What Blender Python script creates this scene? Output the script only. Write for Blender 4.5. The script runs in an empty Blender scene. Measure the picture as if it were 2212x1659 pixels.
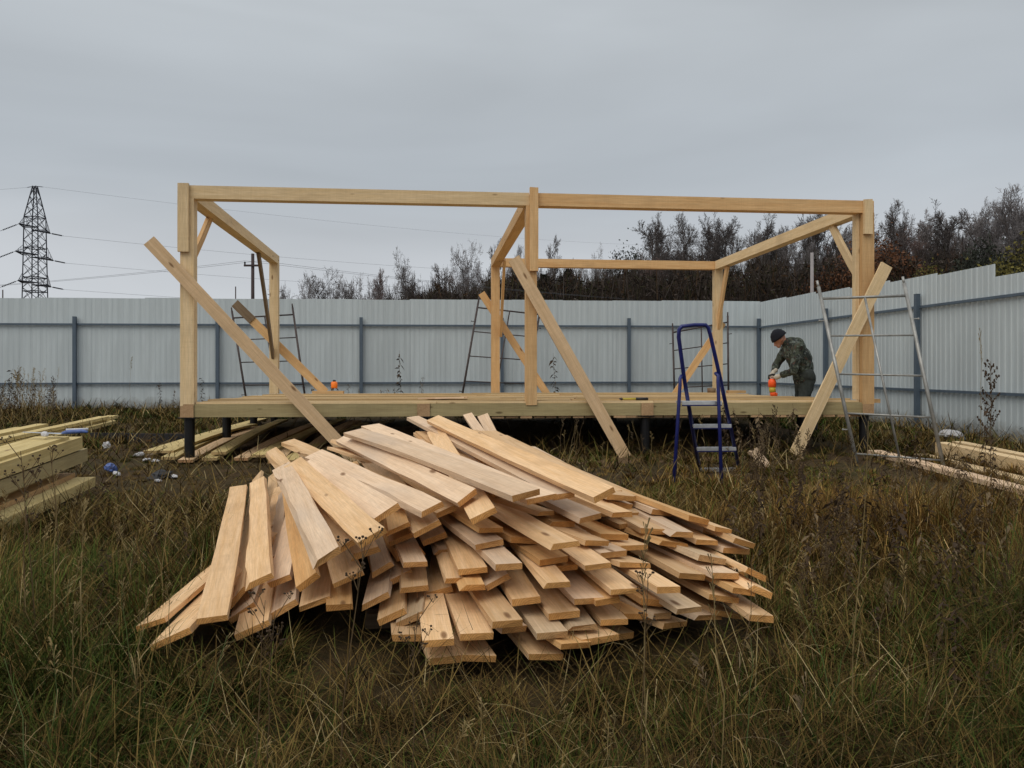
import bpy, bmesh, math, random
import numpy as np
from mathutils import Vector, Matrix, noise as mnoise

random.seed(7)
rng = np.random.default_rng(11)
scene = bpy.context.scene
COL = scene.collection
R = math.radians

# ------------------------------------------------------------------ camera
EYE = 1.5
FPX, CX, CY, HZ = 1800.0, 1106.0, 829.5, 820.0      # focal length, centre and horizon in picture units (2212 wide)
cam_data = bpy.data.cameras.new("camera")
cam = bpy.data.objects.new("camera", cam_data)
COL.objects.link(cam)
cam.location = (0, 0, EYE)
cam.rotation_euler = (R(90), 0, 0)
cam_data.sensor_fit = 'HORIZONTAL'
cam_data.sensor_width = 36.0
cam_data.lens = 36.0 * FPX / 2212.0
cam_data.shift_y = (HZ - CY) / 2212.0
cam_data.clip_start = 0.05
cam_data.clip_end = 4000
scene.camera = cam

# ------------------------------------------------------------------ light
SUN_EL, SUN_AZ = R(50), R(215)         # azimuth clockwise from +Y (north): behind the camera, to the left
world = bpy.data.worlds.new("World")
scene.world = world
world.use_nodes = True
nt = world.node_tree
for n in list(nt.nodes):
    nt.nodes.remove(n)
wo = nt.nodes.new('ShaderNodeOutputWorld')
bg = nt.nodes.new('ShaderNodeBackground')
sky = nt.nodes.new('ShaderNodeTexSky')
sky.sky_type = 'NISHITA'
sky.sun_disc = False
sky.sun_elevation = SUN_EL
sky.sun_rotation = SUN_AZ
sky.dust_density = 3.0
skm = nt.nodes.new('ShaderNodeMix'); skm.data_type = 'RGBA'; skm.blend_type = 'MULTIPLY'
skm.inputs[0].default_value = 1.0
skm.inputs[7].default_value = (0.09, 0.09, 0.09, 1)
nt.links.new(sky.outputs[0], skm.inputs[6])
tc = nt.nodes.new('ShaderNodeTexCoord')
sep = nt.nodes.new('ShaderNodeSeparateXYZ')
nt.links.new(tc.outputs['Generated'], sep.inputs[0])
ramp = nt.nodes.new('ShaderNodeValToRGB')            # overcast: lighter towards the zenith
nt.links.new(sep.outputs['Z'], ramp.inputs[0])
cr = ramp.color_ramp
cr.interpolation = 'EASE'
cr.elements[0].position = 0.0; cr.elements[0].color = (0.60, 0.625, 0.655, 1)
cr.elements[1].position = 1.0; cr.elements[1].color = (0.98, 1.0, 1.02, 1)
e = cr.elements.new(0.12); e.color = (0.545, 0.572, 0.605, 1)
e = cr.elements.new(0.24); e.color = (0.455, 0.495, 0.535, 1)
e = cr.elements.new(0.42); e.color = (0.535, 0.575, 0.61, 1)
mp = nt.nodes.new('ShaderNodeMapping')
mp.inputs['Scale'].default_value = (0.8, 0.8, 3.6)
mp.inputs['Location'].default_value = (0.4, 0.2, 0.35)
nt.links.new(tc.outputs['Generated'], mp.inputs[0])
cn = nt.nodes.new('ShaderNodeTexNoise')
cn.inputs['Scale'].default_value = 1.6
cn.inputs['Detail'].default_value = 4.0
cn.inputs['Roughness'].default_value = 0.45
cn.inputs['Distortion'].default_value = 0.4
nt.links.new(mp.outputs[0], cn.inputs['Vector'])
cm = nt.nodes.new('ShaderNodeMapRange')
cm.inputs['From Min'].default_value = 0.3; cm.inputs['From Max'].default_value = 0.7
cm.inputs['To Min'].default_value = 0.83; cm.inputs['To Max'].default_value = 1.15
nt.links.new(cn.outputs['Fac'], cm.inputs['Value'])
cmul = nt.nodes.new('ShaderNodeVectorMath'); cmul.operation = 'SCALE'
nt.links.new(ramp.outputs[0], cmul.inputs[0]); nt.links.new(cm.outputs[0], cmul.inputs['Scale'])
mx = nt.nodes.new('ShaderNodeMix'); mx.data_type = 'RGBA'
mx.inputs[0].default_value = 0.97                    # share of the cloud deck in front of the clear sky
nt.links.new(skm.outputs[2], mx.inputs[6]); nt.links.new(cmul.outputs[0], mx.inputs[7])
nt.links.new(mx.outputs[2], bg.inputs[0])
bg.inputs[1].default_value = 1.0
nt.links.new(bg.outputs[0], wo.inputs[0])

sun_data = bpy.data.lights.new("sun", 'SUN')
sun_data.energy = 1.45
sun_data.angle = R(50)
sun_data.color = (1.0, 0.92, 0.80)
sun = bpy.data.objects.new("sun", sun_data)
COL.objects.link(sun)
sd = Vector((math.sin(SUN_AZ) * math.cos(SUN_EL), math.cos(SUN_AZ) * math.cos(SUN_EL), math.sin(SUN_EL)))
sun.rotation_euler = sd.to_track_quat('Z', 'Y').to_euler()
sun.location = sd * 50

scene.view_settings.view_transform = 'Standard'
scene.view_settings.look = 'None'
scene.view_settings.gamma = 1.0
scene.view_settings.exposure = 0.0
scene.view_settings.use_curve_mapping = False

# ------------------------------------------------------------------ helpers
def unp(u, v, d):
    return Vector(((u - CX) / FPX * d, d, EYE - (v - HZ) / FPX * d))

_gy = [-40, -5, 0, 2, 3.6, 6, 9.5, 14, 18, 25, 60, 3000]
_gz = [-0.4, -.1, 0, .08, .20, .36, .55, .73, .87, .95, 1.0, 1.0]
def ground(x, y):
    x = np.asarray(x, float); y = np.asarray(y, float)
    base = np.interp(y, _gy, _gz)
    near = np.clip((22 - y) / 6, 0, 1)
    return base + near * (0.022 * np.sin(x * 1.7 + .6) * np.cos(y * 1.3) + 0.015 * np.sin(x * 3.9 + y * 2.7))
def gz(x, y):
    return float(ground(x, y))
def hit_ground(u, v, dz=0.0):
    lo, hi = 1.0, 60.0
    f = lambda d: (EYE - (v - HZ) / FPX * d) - gz((u - CX) / FPX * d, d) - dz
    for _ in range(50):
        m = (lo + hi) / 2
        if f(m) > 0: lo = m
        else: hi = m
    return unp(u, v, lo)

def link(name, mesh, mat=None, parent=None):
    o = bpy.data.objects.new(name, mesh)
    COL.objects.link(o)
    if mat is not None and len(mesh.materials) == 0:
        mesh.materials.append(mat)
    if parent is not None:
        o.parent = parent
        setm(o, Matrix.Identity(4))
    return o
def world_of(o):
    m = o.matrix_basis.copy()
    if o.parent is not None: m = world_of(o.parent) @ m
    return m
def setm(o, m):
    o.matrix_basis = world_of(o.parent).inverted() @ m if o.parent is not None else m
def empty(name, loc=(0, 0, 0), rz=0):
    o = bpy.data.objects.new(name, None)
    COL.objects.link(o)
    o.location = loc
    o.rotation_euler = (0, 0, rz)
    o.empty_display_size = 0.2
    return o
def tag(o, label=None, cat=None, group=None, kind=None):
    if label: o["label"] = label
    if cat: o["category"] = cat
    if group: o["group"] = group
    if kind: o["kind"] = kind
    return o
def smooth(me, on=True):
    for p in me.polygons: p.use_smooth = on

class MB:
    """collects vertices and faces, builds one mesh"""
    def __init__(s): s.v = []; s.f = []
    def add(s, vs, fs):
        b = len(s.v)
        s.v += [tuple(x) for x in vs]
        s.f += [tuple(i + b for i in f) for f in fs]
    def box(s, x0, x1, y0, y1, z0, z1):
        s.add([(x0,y0,z0),(x1,y0,z0),(x1,y1,z0),(x0,y1,z0),(x0,y0,z1),(x1,y0,z1),(x1,y1,z1),(x0,y1,z1)],
              [(0,3,2,1),(4,5,6,7),(0,1,5,4),(1,2,6,5),(2,3,7,6),(3,0,4,7)])
    def tube(s, pts, rad, n=8, cap=True):
        pts = [Vector(p) for p in pts]
        if not hasattr(rad, '__len__'): rad = [rad] * len(pts)
        rings = []
        prev = None
        for i, p in enumerate(pts):
            if i == 0: t = pts[1] - pts[0]
            elif i == len(pts) - 1: t = pts[-1] - pts[-2]
            else: t = (pts[i+1] - pts[i]).normalized() + (pts[i] - pts[i-1]).normalized()
            t.normalize()
            a = Vector((0,0,1)) if abs(t.z) < .9 else Vector((1,0,0))
            if prev is not None: a = prev
            x = (a - t * a.dot(t)).normalized(); prev = x
            y = t.cross(x)
            rings.append([p + (x * math.cos(2*math.pi*k/n) + y * math.sin(2*math.pi*k/n)) * rad[i] for k in range(n)])
        vs = [q for r in rings for q in r]
        fs = []
        for i in range(len(pts) - 1):
            for k in range(n):
                a, b = i*n + k, i*n + (k+1) % n
                fs.append((a, b, b + n, a + n))
        if cap:
            fs.append(tuple(range(n))[::-1]); fs.append(tuple((len(pts)-1)*n + k for k in range(n)))
        s.add(vs, fs)
    def ball(s, c, r, sq=(1,1,1), n=8, m=5):
        c = Vector(c); vs = []; fs = []
        for i in range(1, m):
            th = math.pi * i / m
            for k in range(n):
                ph = 2*math.pi*k/n
                vs.append(c + Vector((r*sq[0]*math.sin(th)*math.cos(ph), r*sq[1]*math.sin(th)*math.sin(ph), r*sq[2]*math.cos(th))))
        vs.append(c + Vector((0,0,r*sq[2]))); vs.append(c - Vector((0,0,r*sq[2])))
        T = len(vs) - 2; B = T + 1
        for i in range(m - 2):
            for k in range(n):
                a, b = i*n + k, i*n + (k+1) % n
                fs.append((a, a + n, b + n, b))
        for k in range(n):
            fs.append((T, k, (k+1) % n)); fs.append((B, (m-2)*n + (k+1) % n, (m-2)*n + k))
        s.add(vs, fs)
    def mesh(s, name):
        me = bpy.data.meshes.new(name)
        me.from_pydata(s.v, [], s.f)
        me.update()
        return me
    def build(s, name, mat, parent=None, sm=False):
        me = s.mesh(name)
        if sm: smooth(me)
        return link(name, me, mat, parent)

def big_mesh(name, V, F4=None, F3=None, col=None):
    """numpy arrays -> mesh; V (n,3), F4 (m,4), F3 (k,3), col (n,3) colour attribute 'tint'"""
    me = bpy.data.meshes.new(name)
    n4 = 0 if F4 is None else len(F4); n3 = 0 if F3 is None else len(F3)
    me.vertices.add(len(V)); me.vertices.foreach_set('co', np.ascontiguousarray(V, np.float32).ravel())
    loops = []
    if n4: loops.append(F4.ravel())
    if n3: loops.append(F3.ravel())
    loops = np.concatenate(loops).astype(np.int32)
    me.loops.add(len(loops)); me.loops.foreach_set('vertex_index', loops)
    tot = np.concatenate([np.full(n4, 4), np.full(n3, 3)]).astype(np.int32)
    st = np.concatenate([[0], np.cumsum(tot)[:-1]]).astype(np.int32)
    me.polygons.add(n4 + n3)
    me.polygons.foreach_set('loop_start', st)
    me.polygons.foreach_set('loop_total', tot)
    me.update(calc_edges=True)
    if col is not None:
        at = me.color_attributes.new('tint', 'FLOAT_COLOR', 'POINT')
        c4 = np.ones((len(V), 4), np.float32); c4[:, :3] = col
        at.data.foreach_set('color', c4.ravel())
    return me

# ------------------------------------------------------------------ materials
def new_mat(name):
    m = bpy.data.materials.new(name); m.use_nodes = True
    t = m.node_tree
    b = t.nodes['Principled BSDF']
    return m, t, b
def nd(t, typ, **kw):
    n = t.nodes.new(typ)
    for k, v in kw.items():
        if k in n.inputs: n.inputs[k].default_value = v
        else: setattr(n, k, v)
    return n
def mixc(t, fac, a, b, blend='MIX'):
    n = t.nodes.new('ShaderNodeMix'); n.data_type = 'RGBA'; n.blend_type = blend
    for i, x in ((0, fac), (6, a), (7, b)):
        if hasattr(x, 'is_output'): t.links.new(x, n.inputs[i])
        elif i == 0: n.inputs[0].default_value = x
        else: n.inputs[i].default_value = (x[0], x[1], x[2], 1)
    return n.outputs[2]
def mathn(t, op, a, b=None, clamp=False):
    n = t.nodes.new('ShaderNodeMath'); n.operation = op; n.use_clamp = clamp
    for i, x in ((0, a), (1, b)):
        if x is None: continue
        if hasattr(x, 'is_output'): t.links.new(x, n.inputs[i])
        else: n.inputs[i].default_value = x
    return n.outputs[0]
def rampn(t, src, stops):
    n = t.nodes.new('ShaderNodeValToRGB'); t.links.new(src, n.inputs[0])
    c = n.color_ramp
    while len(c.elements) < len(stops): c.elements.new(0.5)
    for el, (p, k) in zip(c.elements, stops):
        el.position = p
        el.color = (k[0], k[1], k[2], 1) if hasattr(k, '__len__') else (k, k, k, 1)
    return n.outputs[0]

def wood(name, light, dark, endc, knot=(.16, .075, .03), knots=1.0, stain=None, rough=.75, vary=.16):
    """sawn softwood, grain along local X"""
    m, t, b = new_mat(name)
    tcn = nd(t, 'ShaderNodeTexCoord'); oi = nd(t, 'ShaderNodeObjectInfo')
    off = nd(t, 'ShaderNodeVectorMath', operation='SCALE'); t.links.new(oi.outputs['Random'], off.inputs['Scale'])
    off.inputs[0].default_value = (37.0, 11.0, 23.0)
    ad = nd(t, 'ShaderNodeVectorMath', operation='ADD')
    t.links.new(tcn.outputs['Object'], ad.inputs[0]); t.links.new(off.outputs[0], ad.inputs[1])
    def mapped(sc):
        q = nd(t, 'ShaderNodeMapping'); q.inputs['Scale'].default_value = sc
        t.links.new(ad.outputs[0], q.inputs[0]); return q.outputs[0]
    g1 = nd(t, 'ShaderNodeTexNoise', Scale=1.0, Detail=5.0, Roughness=.6, Distortion=.6); t.links.new(mapped((1.3, 26, 26)), g1.inputs['Vector'])
    g2 = nd(t, 'ShaderNodeTexNoise', Scale=1.0, Detail=3.0, Roughness=.7); t.links.new(mapped((6, 140, 140)), g2.inputs['Vector'])
    g3 = nd(t, 'ShaderNodeTexNoise', Scale=1.0, Detail=3.0, Roughness=.5); t.links.new(mapped((2.0, 5, 5)), g3.inputs['Vector'])
    col = mixc(t, rampn(t, g1.outputs['Fac'], [(.33, 0), (.68, 1)]), light, dark)
    fine = rampn(t, g2.outputs['Fac'], [(.3, .80), (.7, 1.06)])
    col = mixc(t, 1.0, col, fine, 'MULTIPLY')
    # blotches of dirt and weathering
    col = mixc(t, mathn(t, 'MULTIPLY', rampn(t, g3.outputs['Fac'], [(.52, 0), (.78, 1)]), .45), col, (dark[0]*.62, dark[1]*.62, dark[2]*.66))
    saw = nd(t, 'ShaderNodeTexNoise', Scale=1.0, Detail=2.0, Roughness=.6); t.links.new(mapped((75, 2.5, 2.5)), saw.inputs['Vector'])
    col = mixc(t, 1.0, col, rampn(t, saw.outputs['Fac'], [(.32, .955), (.62, 1.015)]), 'MULTIPLY')
    mud = nd(t, 'ShaderNodeTexNoise', Scale=1.0, Detail=6.0, Roughness=.7); t.links.new(mapped((3.5, 9, 9)), mud.inputs['Vector'])
    col = mixc(t, mathn(t, 'MULTIPLY', rampn(t, mud.outputs['Fac'], [(.62, 0), (.72, 1)]), .35), col, (dark[0]*.5, dark[1]*.52, dark[2]*.6))
    if stain:
        g4 = nd(t, 'ShaderNodeTexNoise', Scale=1.0, Detail=2.0); t.links.new(mapped((.9, 3.5, 3.5)), g4.inputs['Vector'])
        col = mixc(t, mathn(t, 'MULTIPLY', rampn(t, g4.outputs['Fac'], [(.55, 0), (.75, 1)]), .6), col, stain)
    vo = nd(t, 'ShaderNodeTexVoronoi', Scale=1.0, Randomness=1.0); t.links.new(mapped((2.2, 7, 7)), vo.inputs['Vector'])
    kf = rampn(t, vo.outputs['Distance'], [(.05, .85 * knots), (.085, .55 * knots), (.12, 0)])
    sc = nd(t, 'ShaderNodeSeparateColor'); t.links.new(vo.outputs['Color'], sc.inputs[0])
    kf = mathn(t, 'MULTIPLY', kf, mathn(t, 'GREATER_THAN', sc.outputs[0], .45))
    col = mixc(t, kf, col, knot)
    # end grain
    ge = nd(t, 'ShaderNodeNewGeometry')
    tr = nd(t, 'ShaderNodeVectorTransform', vector_type='NORMAL', convert_from='WORLD', convert_to='OBJECT')
    t.links.new(ge.outputs['True Normal'], tr.inputs[0])
    sx = nd(t, 'ShaderNodeSeparateXYZ'); t.links.new(tr.outputs[0], sx.inputs[0])
    isend = mathn(t, 'GREATER_THAN', mathn(t, 'ABSOLUTE', sx.outputs['X']), .7)
    g5 = nd(t, 'ShaderNodeTexNoise', Scale=55.0, Detail=4.0, Roughness=.7); t.links.new(ad.outputs[0], g5.inputs['Vector'])
    ec = mixc(t, rampn(t, g5.outputs['Fac'], [(.3, 0), (.7, 1)]), endc, (endc[0]*.70, endc[1]*.64, endc[2]*.6))
    wv = nd(t, 'ShaderNodeTexWave', wave_type='RINGS', rings_direction='X'); wv.inputs['Scale'].default_value = 34.0; wv.inputs['Distortion'].default_value = 2.0
    wmp = nd(t, 'ShaderNodeMapping'); wmp.inputs['Location'].default_value = (0, .02, .05); t.links.new(tcn.outputs['Object'], wmp.inputs[0]); t.links.new(wmp.outputs[0], wv.inputs['Vector'])
    ec = mixc(t, 1.0, ec, rampn(t, wv.outputs['Fac'], [(.2, .82), (.8, 1.08)]), 'MULTIPLY')
    col = mixc(t, isend, col, ec)
    # each piece has its own shade
    vr = nd(t, 'ShaderNodeMapRange'); t.links.new(oi.outputs['Random'], vr.inputs['Value'])
    vr.inputs['To Min'].default_value = 1 - vary; vr.inputs['To Max'].default_value = 1 + vary * .7
    sv = nd(t, 'ShaderNodeVectorMath', operation='SCALE'); t.links.new(col, sv.inputs[0]); t.links.new(vr.outputs[0], sv.inputs['Scale'])
    t.links.new(sv.outputs[0], b.inputs['Base Color'])
    b.inputs['Roughness'].default_value = rough
    b.inputs['Specular IOR Level'].default_value = .25
    bp = nd(t, 'ShaderNodeBump', Strength=.35, Distance=.004)
    hs = mathn(t, 'ADD', mathn(t, 'ADD', g2.outputs['Fac'], mathn(t, 'MULTIPLY', g5.outputs['Fac'], .8)), mathn(t, 'MULTIPLY', saw.outputs['Fac'], .5))
    t.links.new(hs, bp.inputs['Height']); t.links.new(bp.outputs[0], b.inputs['Normal'])
    return m

M = {}
M['pine'] = wood('fresh_pine', (.78, .535, .31), (.67, .42, .205), (.61, .32, .105), vary=.2)
M['pine_pale'] = wood('pale_pine', (.79, .59, .41), (.69, .485, .31), (.60, .32, .115), stain=(.52, .42, .33), vary=.14)
M['pine_orange'] = wood('orange_pine', (.74, .455, .205), (.60, .33, .125), (.57, .275, .08), vary=.15)
M['pine_grey'] = wood('greyed_pine', (.68, .51, .335), (.55, .395, .235), (.54, .32, .14), stain=(.44, .36, .28), vary=.15)
M['frame_light'] = wood('frame_pine_light', (.80, .615, .375), (.69, .50, .27), (.58, .35, .16), vary=.08)
M['frame_orange'] = wood('frame_pine_orange', (.71, .47, .235), (.60, .355, .155), (.60, .34, .15), vary=.1)
M['frame_brace'] = wood('brace_pine', (.74, .53, .32), (.62, .42, .235), (.55, .32, .16), vary=.1)
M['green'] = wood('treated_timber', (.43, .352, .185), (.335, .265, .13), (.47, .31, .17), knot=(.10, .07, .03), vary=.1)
M['yellow'] = wood('treated_board', (.64, .515, .245), (.52, .395, .165), (.50, .36, .17), vary=.14)
M['floor'] = wood('floor_plank', (.60, .43, .22), (.47, .31, .14), (.55, .32, .15), vary=.2)
M['oldwood'] = wood('weathered_board', (.26, .19, .12), (.17, .115, .07), (.2, .13, .08), vary=.1)
M['darkwood'] = wood('black_board', (.03, .03, .033), (.018, .018, .02), (.03, .03, .03), vary=.1)

def plain(name, c, rough=.5, metal=0.0, var=.12, scale=8.0, bump=.0, spec=.4):
    m, t, b = new_mat(name)
    tcn = nd(t, 'ShaderNodeTexCoord')
    nz = nd(t, 'ShaderNodeTexNoise', Scale=scale, Detail=5.0, Roughness=.6); t.links.new(tcn.outputs['Object'], nz.inputs['Vector'])
    f = rampn(t, nz.outputs['Fac'], [(.3, 1 - var), (.7, 1 + var)])
    t.links.new(mixc(t, 1.0, c, f, 'MULTIPLY'), b.inputs['Base Color'])
    b.inputs['Roughness'].default_value = rough; b.inputs['Metallic'].default_value = metal
    b.inputs['Specular IOR Level'].default_value = spec
    if bump:
        bp = nd(t, 'ShaderNodeBump', Strength=bump, Distance=.01); t.links.new(nz.outputs['Fac'], bp.inputs['Height']); t.links.new(bp.outputs[0], b.inputs['Normal'])
    return m

def galvanised(name, c, rough):
    m, t, b = new_mat(name)
    tcn = nd(t, 'ShaderNodeTexCoord'); oi = nd(t, 'ShaderNodeObjectInfo')
    mpn = nd(t, 'ShaderNodeMapping'); mpn.inputs['Scale'].default_value = (9, 9, .5); t.links.new(tcn.outputs['Object'], mpn.inputs[0])
    n1 = nd(t, 'ShaderNodeTexNoise', Scale=1.0, Detail=5.0, Roughness=.65); t.links.new(mpn.outputs[0], n1.inputs['Vector'])
    n2 = nd(t, 'ShaderNodeTexNoise', Scale=.9, Detail=3.0); t.links.new(tcn.outputs['Object'], n2.inputs['Vector'])
    f = rampn(t, n1.outputs['Fac'], [(.3, .86), (.7, 1.07)])
    col = mixc(t, 1.0, c, f, 'MULTIPLY')
    col = mixc(t, mathn(t, 'MULTIPLY', rampn(t, n2.outputs['Fac'], [(.5, 0), (.75, 1)]), .3), col, (c[0]*.72, c[1]*.74, c[2]*.74))
    sz_ = nd(t, 'ShaderNodeSeparateXYZ'); t.links.new(tcn.outputs['Object'], sz_.inputs[0])
    n3 = nd(t, 'ShaderNodeTexNoise', Scale=5.0, Detail=6.0, Roughness=.7); t.links.new(tcn.outputs['Object'], n3.inputs['Vector'])
    md_ = mathn(t, 'SUBTRACT', mathn(t, 'MULTIPLY', n3.outputs['Fac'], .55), sz_.outputs['Z'])
    col = mixc(t, rampn(t, md_, [(.0, 0), (.25, .75)]), col, (.10, .08, .055))
    vr = nd(t, 'ShaderNodeMapRange'); t.links.new(oi.outputs['Random'], vr.inputs['Value'])
    vr.inputs['To Min'].default_value = .93; vr.inputs['To Max'].default_value = 1.05
    sv = nd(t, 'ShaderNodeVectorMath', operation='SCALE'); t.links.new(col, sv.inputs[0]); t.links.new(vr.outputs[0], sv.inputs['Scale'])
    t.links.new(sv.outputs[0], b.inputs['Base Color'])
    b.inputs['Metallic'].default_value = .2
    t.links.new(rampn(t, n1.outputs['Fac'], [(.3, rough), (.7, rough + .15)]), b.inputs['Roughness'])
    return m
M['sheet'] = galvanised('zinc_sheet', (.495, .55, .57), .5)
M['rail'] = plain('painted_steel_rail', (.085, .115, .15), .5, .2, .15, 3)
M['pipe'] = plain('black_pipe', (.007, .007, .008), .45, .2, .3, 6)
M['scaf_dark'] = plain('rusty_tube', (.06, .045, .042), .6, .4, .35, 9)
M['scaf_grey'] = plain('grey_tube', (.30, .30, .285), .5, .5, .35, 7)
M['blue'] = plain('blue_paint', (.012, .018, .12), .35, .1, .2, 12)
M['alu'] = plain('aluminium', (.62, .63, .64), .35, .8, .15, 15)
M['blackplastic'] = plain('black_plastic', (.012, .012, .013), .5)
M['orange'] = plain('orange_plastic', (.85, .10, .015), .4, 0, .08)
M['orange2'] = plain('bright_orange_plastic', (.95, .22, .02), .4, 0, .06)
M['yellowp'] = plain('yellow_plastic', (.45, .36, .04), .45)
M['white'] = plain('white_plastic', (.50, .50, .52), .5, 0, .15, 20)
M['sack'] = plain('dirty_white_sack', (.62, .50, .42), .7, 0, .2, 9)
M['bluebag'] = plain('blue_film', (.07, .12, .33), .4, 0, .3, 20)
M['pylon'] = plain('pylon_steel', (.035, .038, .05), .6, .3, .2, 1)
M['wire'] = plain('cable', (.10, .105, .12), .6, .3, .1, 1)
M['concrete'] = plain('pole_concrete', (.27, .25, .25), .9, 0, .15, 2)
M['polewood'] = plain('pole_wood', (.05, .035, .035), .9, 0, .25, 2)
M['skin'] = plain('skin', (.36, .17, .11), .55, 0, .1, 30)
M['hat'] = plain('knit_hat', (.006, .007, .012), .95, 0, .3, 60, .3)
M['trousers'] = plain('dark_trousers', (.030, .036, .032), .9, 0, .3, 14, .2)
M['glove'] = plain('work_glove', (.42, .38, .31), .9, 0, .25, 30, .2)
M['boot'] = plain('black_boot', (.010, .010, .010), .6)

def camo():
    m, t, b = new_mat('camouflage_cloth')
    tcn = nd(t, 'ShaderNodeTexCoord')
    n1 = nd(t, 'ShaderNodeTexNoise', Scale=11.0, Detail=3.0, Roughness=.6, Distortion=.8); t.links.new(tcn.outputs['Object'], n1.inputs['Vector'])
    n2 = nd(t, 'ShaderNodeTexNoise', Scale=17.0, Detail=3.0, Distortion=.8); t.links.new(tcn.outputs['Object'], n2.inputs['Vector'])
    c = mixc(t, rampn(t, n1.outputs['Fac'], [(.46, 0), (.5, 1)]), (.013, .017, .014), (.044, .054, .037))
    c = mixc(t, rampn(t, n2.outputs['Fac'], [(.56, 0), (.6, 1)]), c, (.10, .115, .10))
    c = mixc(t, rampn(t, n2.outputs['Fac'], [(.36, 1), (.40, 0)]), c, (.07, .038, .030))
    t.links.new(c, b.inputs['Base Color']); b.inputs['Roughness'].default_value = .95
    return m
M['camo'] = camo()

def tinted(name, rough=.8, transl=.0):
    m, t, b = new_mat(name)
    a = nd(t, 'ShaderNodeAttribute', attribute_name='tint')
    t.links.new(a.outputs['Color'], b.inputs['Base Color'])
    b.inputs['Roughness'].default_value = rough; b.inputs['Specular IOR Level'].default_value = .06
    return m
M['grass'] = tinted('grass_blades', .9)
M['bark'] = plain('bare_bark', (.085, .072, .068), .95, 0, .3, 2)
M['barkgrey'] = plain('grey_twigs', (.17, .155, .155), .95, 0, .2, 2)
M['barkred'] = plain('reddish_twigs', (.15, .105, .095), .95, 0, .2, 2)
M['leafdark'] = plain('dark_foliage', (.018, .022, .014), .9, 0, .4, 1.2)
M['leafrusset'] = plain('russet_foliage', (.115, .048, .020), .9, 0, .4, 1.2)
M['leafyellow'] = plain('yellow_green_foliage', (.115, .100, .022), .9, 0, .4, 1.2)
M['thicket'] = tinted('thicket_twigs', .95)
M['weedstem'] = plain('weed_stem', (.095, .060, .026), .9, 0, .25, 5)
M['weedhead'] = plain('weed_head', (.045, .027, .014), .95, 0, .3, 20)
M['weedgrey'] = plain('grey_weed', (.14, .10, .055), .95, 0, .3, 20)
M['straw'] = plain('straw', (.20, .145, .058), .8, 0, .25, 5)
M['greenleaf'] = plain('green_blade', (.07, .10, .025), .7, 0, .3, 5)

def ground_mat():
    m, t, b = new_mat('field_soil')
    ge = nd(t, 'ShaderNodeNewGeometry')
    n1 = nd(t, 'ShaderNodeTexNoise', Scale=.9, Detail=8.0, Roughness=.65); t.links.new(ge.outputs['Position'], n1.inputs['Vector'])
    n2 = nd(t, 'ShaderNodeTexNoise', Scale=9.0, Detail=8.0, Roughness=.7); t.links.new(ge.outputs['Position'], n2.inputs['Vector'])
    c = mixc(t, rampn(t, n1.outputs['Fac'], [(.35, 0), (.65, 1)]), (.050, .032, .018), (.046, .040, .017))
    c = mixc(t, rampn(t, n2.outputs['Fac'], [(.45, 0), (.7, 1)]), c, (.085, .056, .030))
    # dry bare earth around the piles, its colour lightened to offset the floor's shade
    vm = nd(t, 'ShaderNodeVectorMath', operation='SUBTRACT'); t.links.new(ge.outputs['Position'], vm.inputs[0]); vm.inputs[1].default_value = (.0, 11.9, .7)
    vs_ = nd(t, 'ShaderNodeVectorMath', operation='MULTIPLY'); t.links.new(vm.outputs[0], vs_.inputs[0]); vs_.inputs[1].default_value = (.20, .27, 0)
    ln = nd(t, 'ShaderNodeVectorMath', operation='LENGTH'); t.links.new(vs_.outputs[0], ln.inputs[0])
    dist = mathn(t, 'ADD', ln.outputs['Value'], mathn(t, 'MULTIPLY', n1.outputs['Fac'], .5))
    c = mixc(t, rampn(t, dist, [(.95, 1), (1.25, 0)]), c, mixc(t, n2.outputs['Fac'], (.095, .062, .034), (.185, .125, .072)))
    t.links.new(c, b.inputs['Base Color']); b.inputs['Roughness'].default_value = .95
    b.inputs['Specular IOR Level'].default_value = .1
    bp = nd(t, 'ShaderNodeBump', Strength=.8, Distance=.04); t.links.new(n2.outputs['Fac'], bp.inputs['Height']); t.links.new(bp.outputs[0], b.inputs['Normal'])
    return m
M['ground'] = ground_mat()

# ------------------------------------------------------------------ ground
xs = np.unique(np.concatenate([np.linspace(-1500, -60, 8), np.linspace(-60, -14, 12), np.linspace(-14, 14, 113), np.linspace(14, 60, 12), np.linspace(60, 1500, 8)]))
ys = np.unique(np.concatenate([np.linspace(-40, 0, 9), np.linspace(0, 24, 97), np.linspace(24, 120, 20), np.linspace(120, 2500, 10)]))
XX, YY = np.meshgrid(xs, ys)
ZZ = ground(XX, YY)
V = np.stack([XX.ravel(), YY.ravel(), ZZ.ravel()], 1)
nx, ny = len(xs), len(ys)
ii, jj = np.meshgrid(np.arange(nx - 1), np.arange(ny - 1))
a = (jj * nx + ii).ravel()
me = big_mesh('ground', V, np.stack([a, a + 1, a + nx + 1, a + nx], 1))
smooth(me)
tag(link('ground', me, M['ground']), kind='structure')

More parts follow.
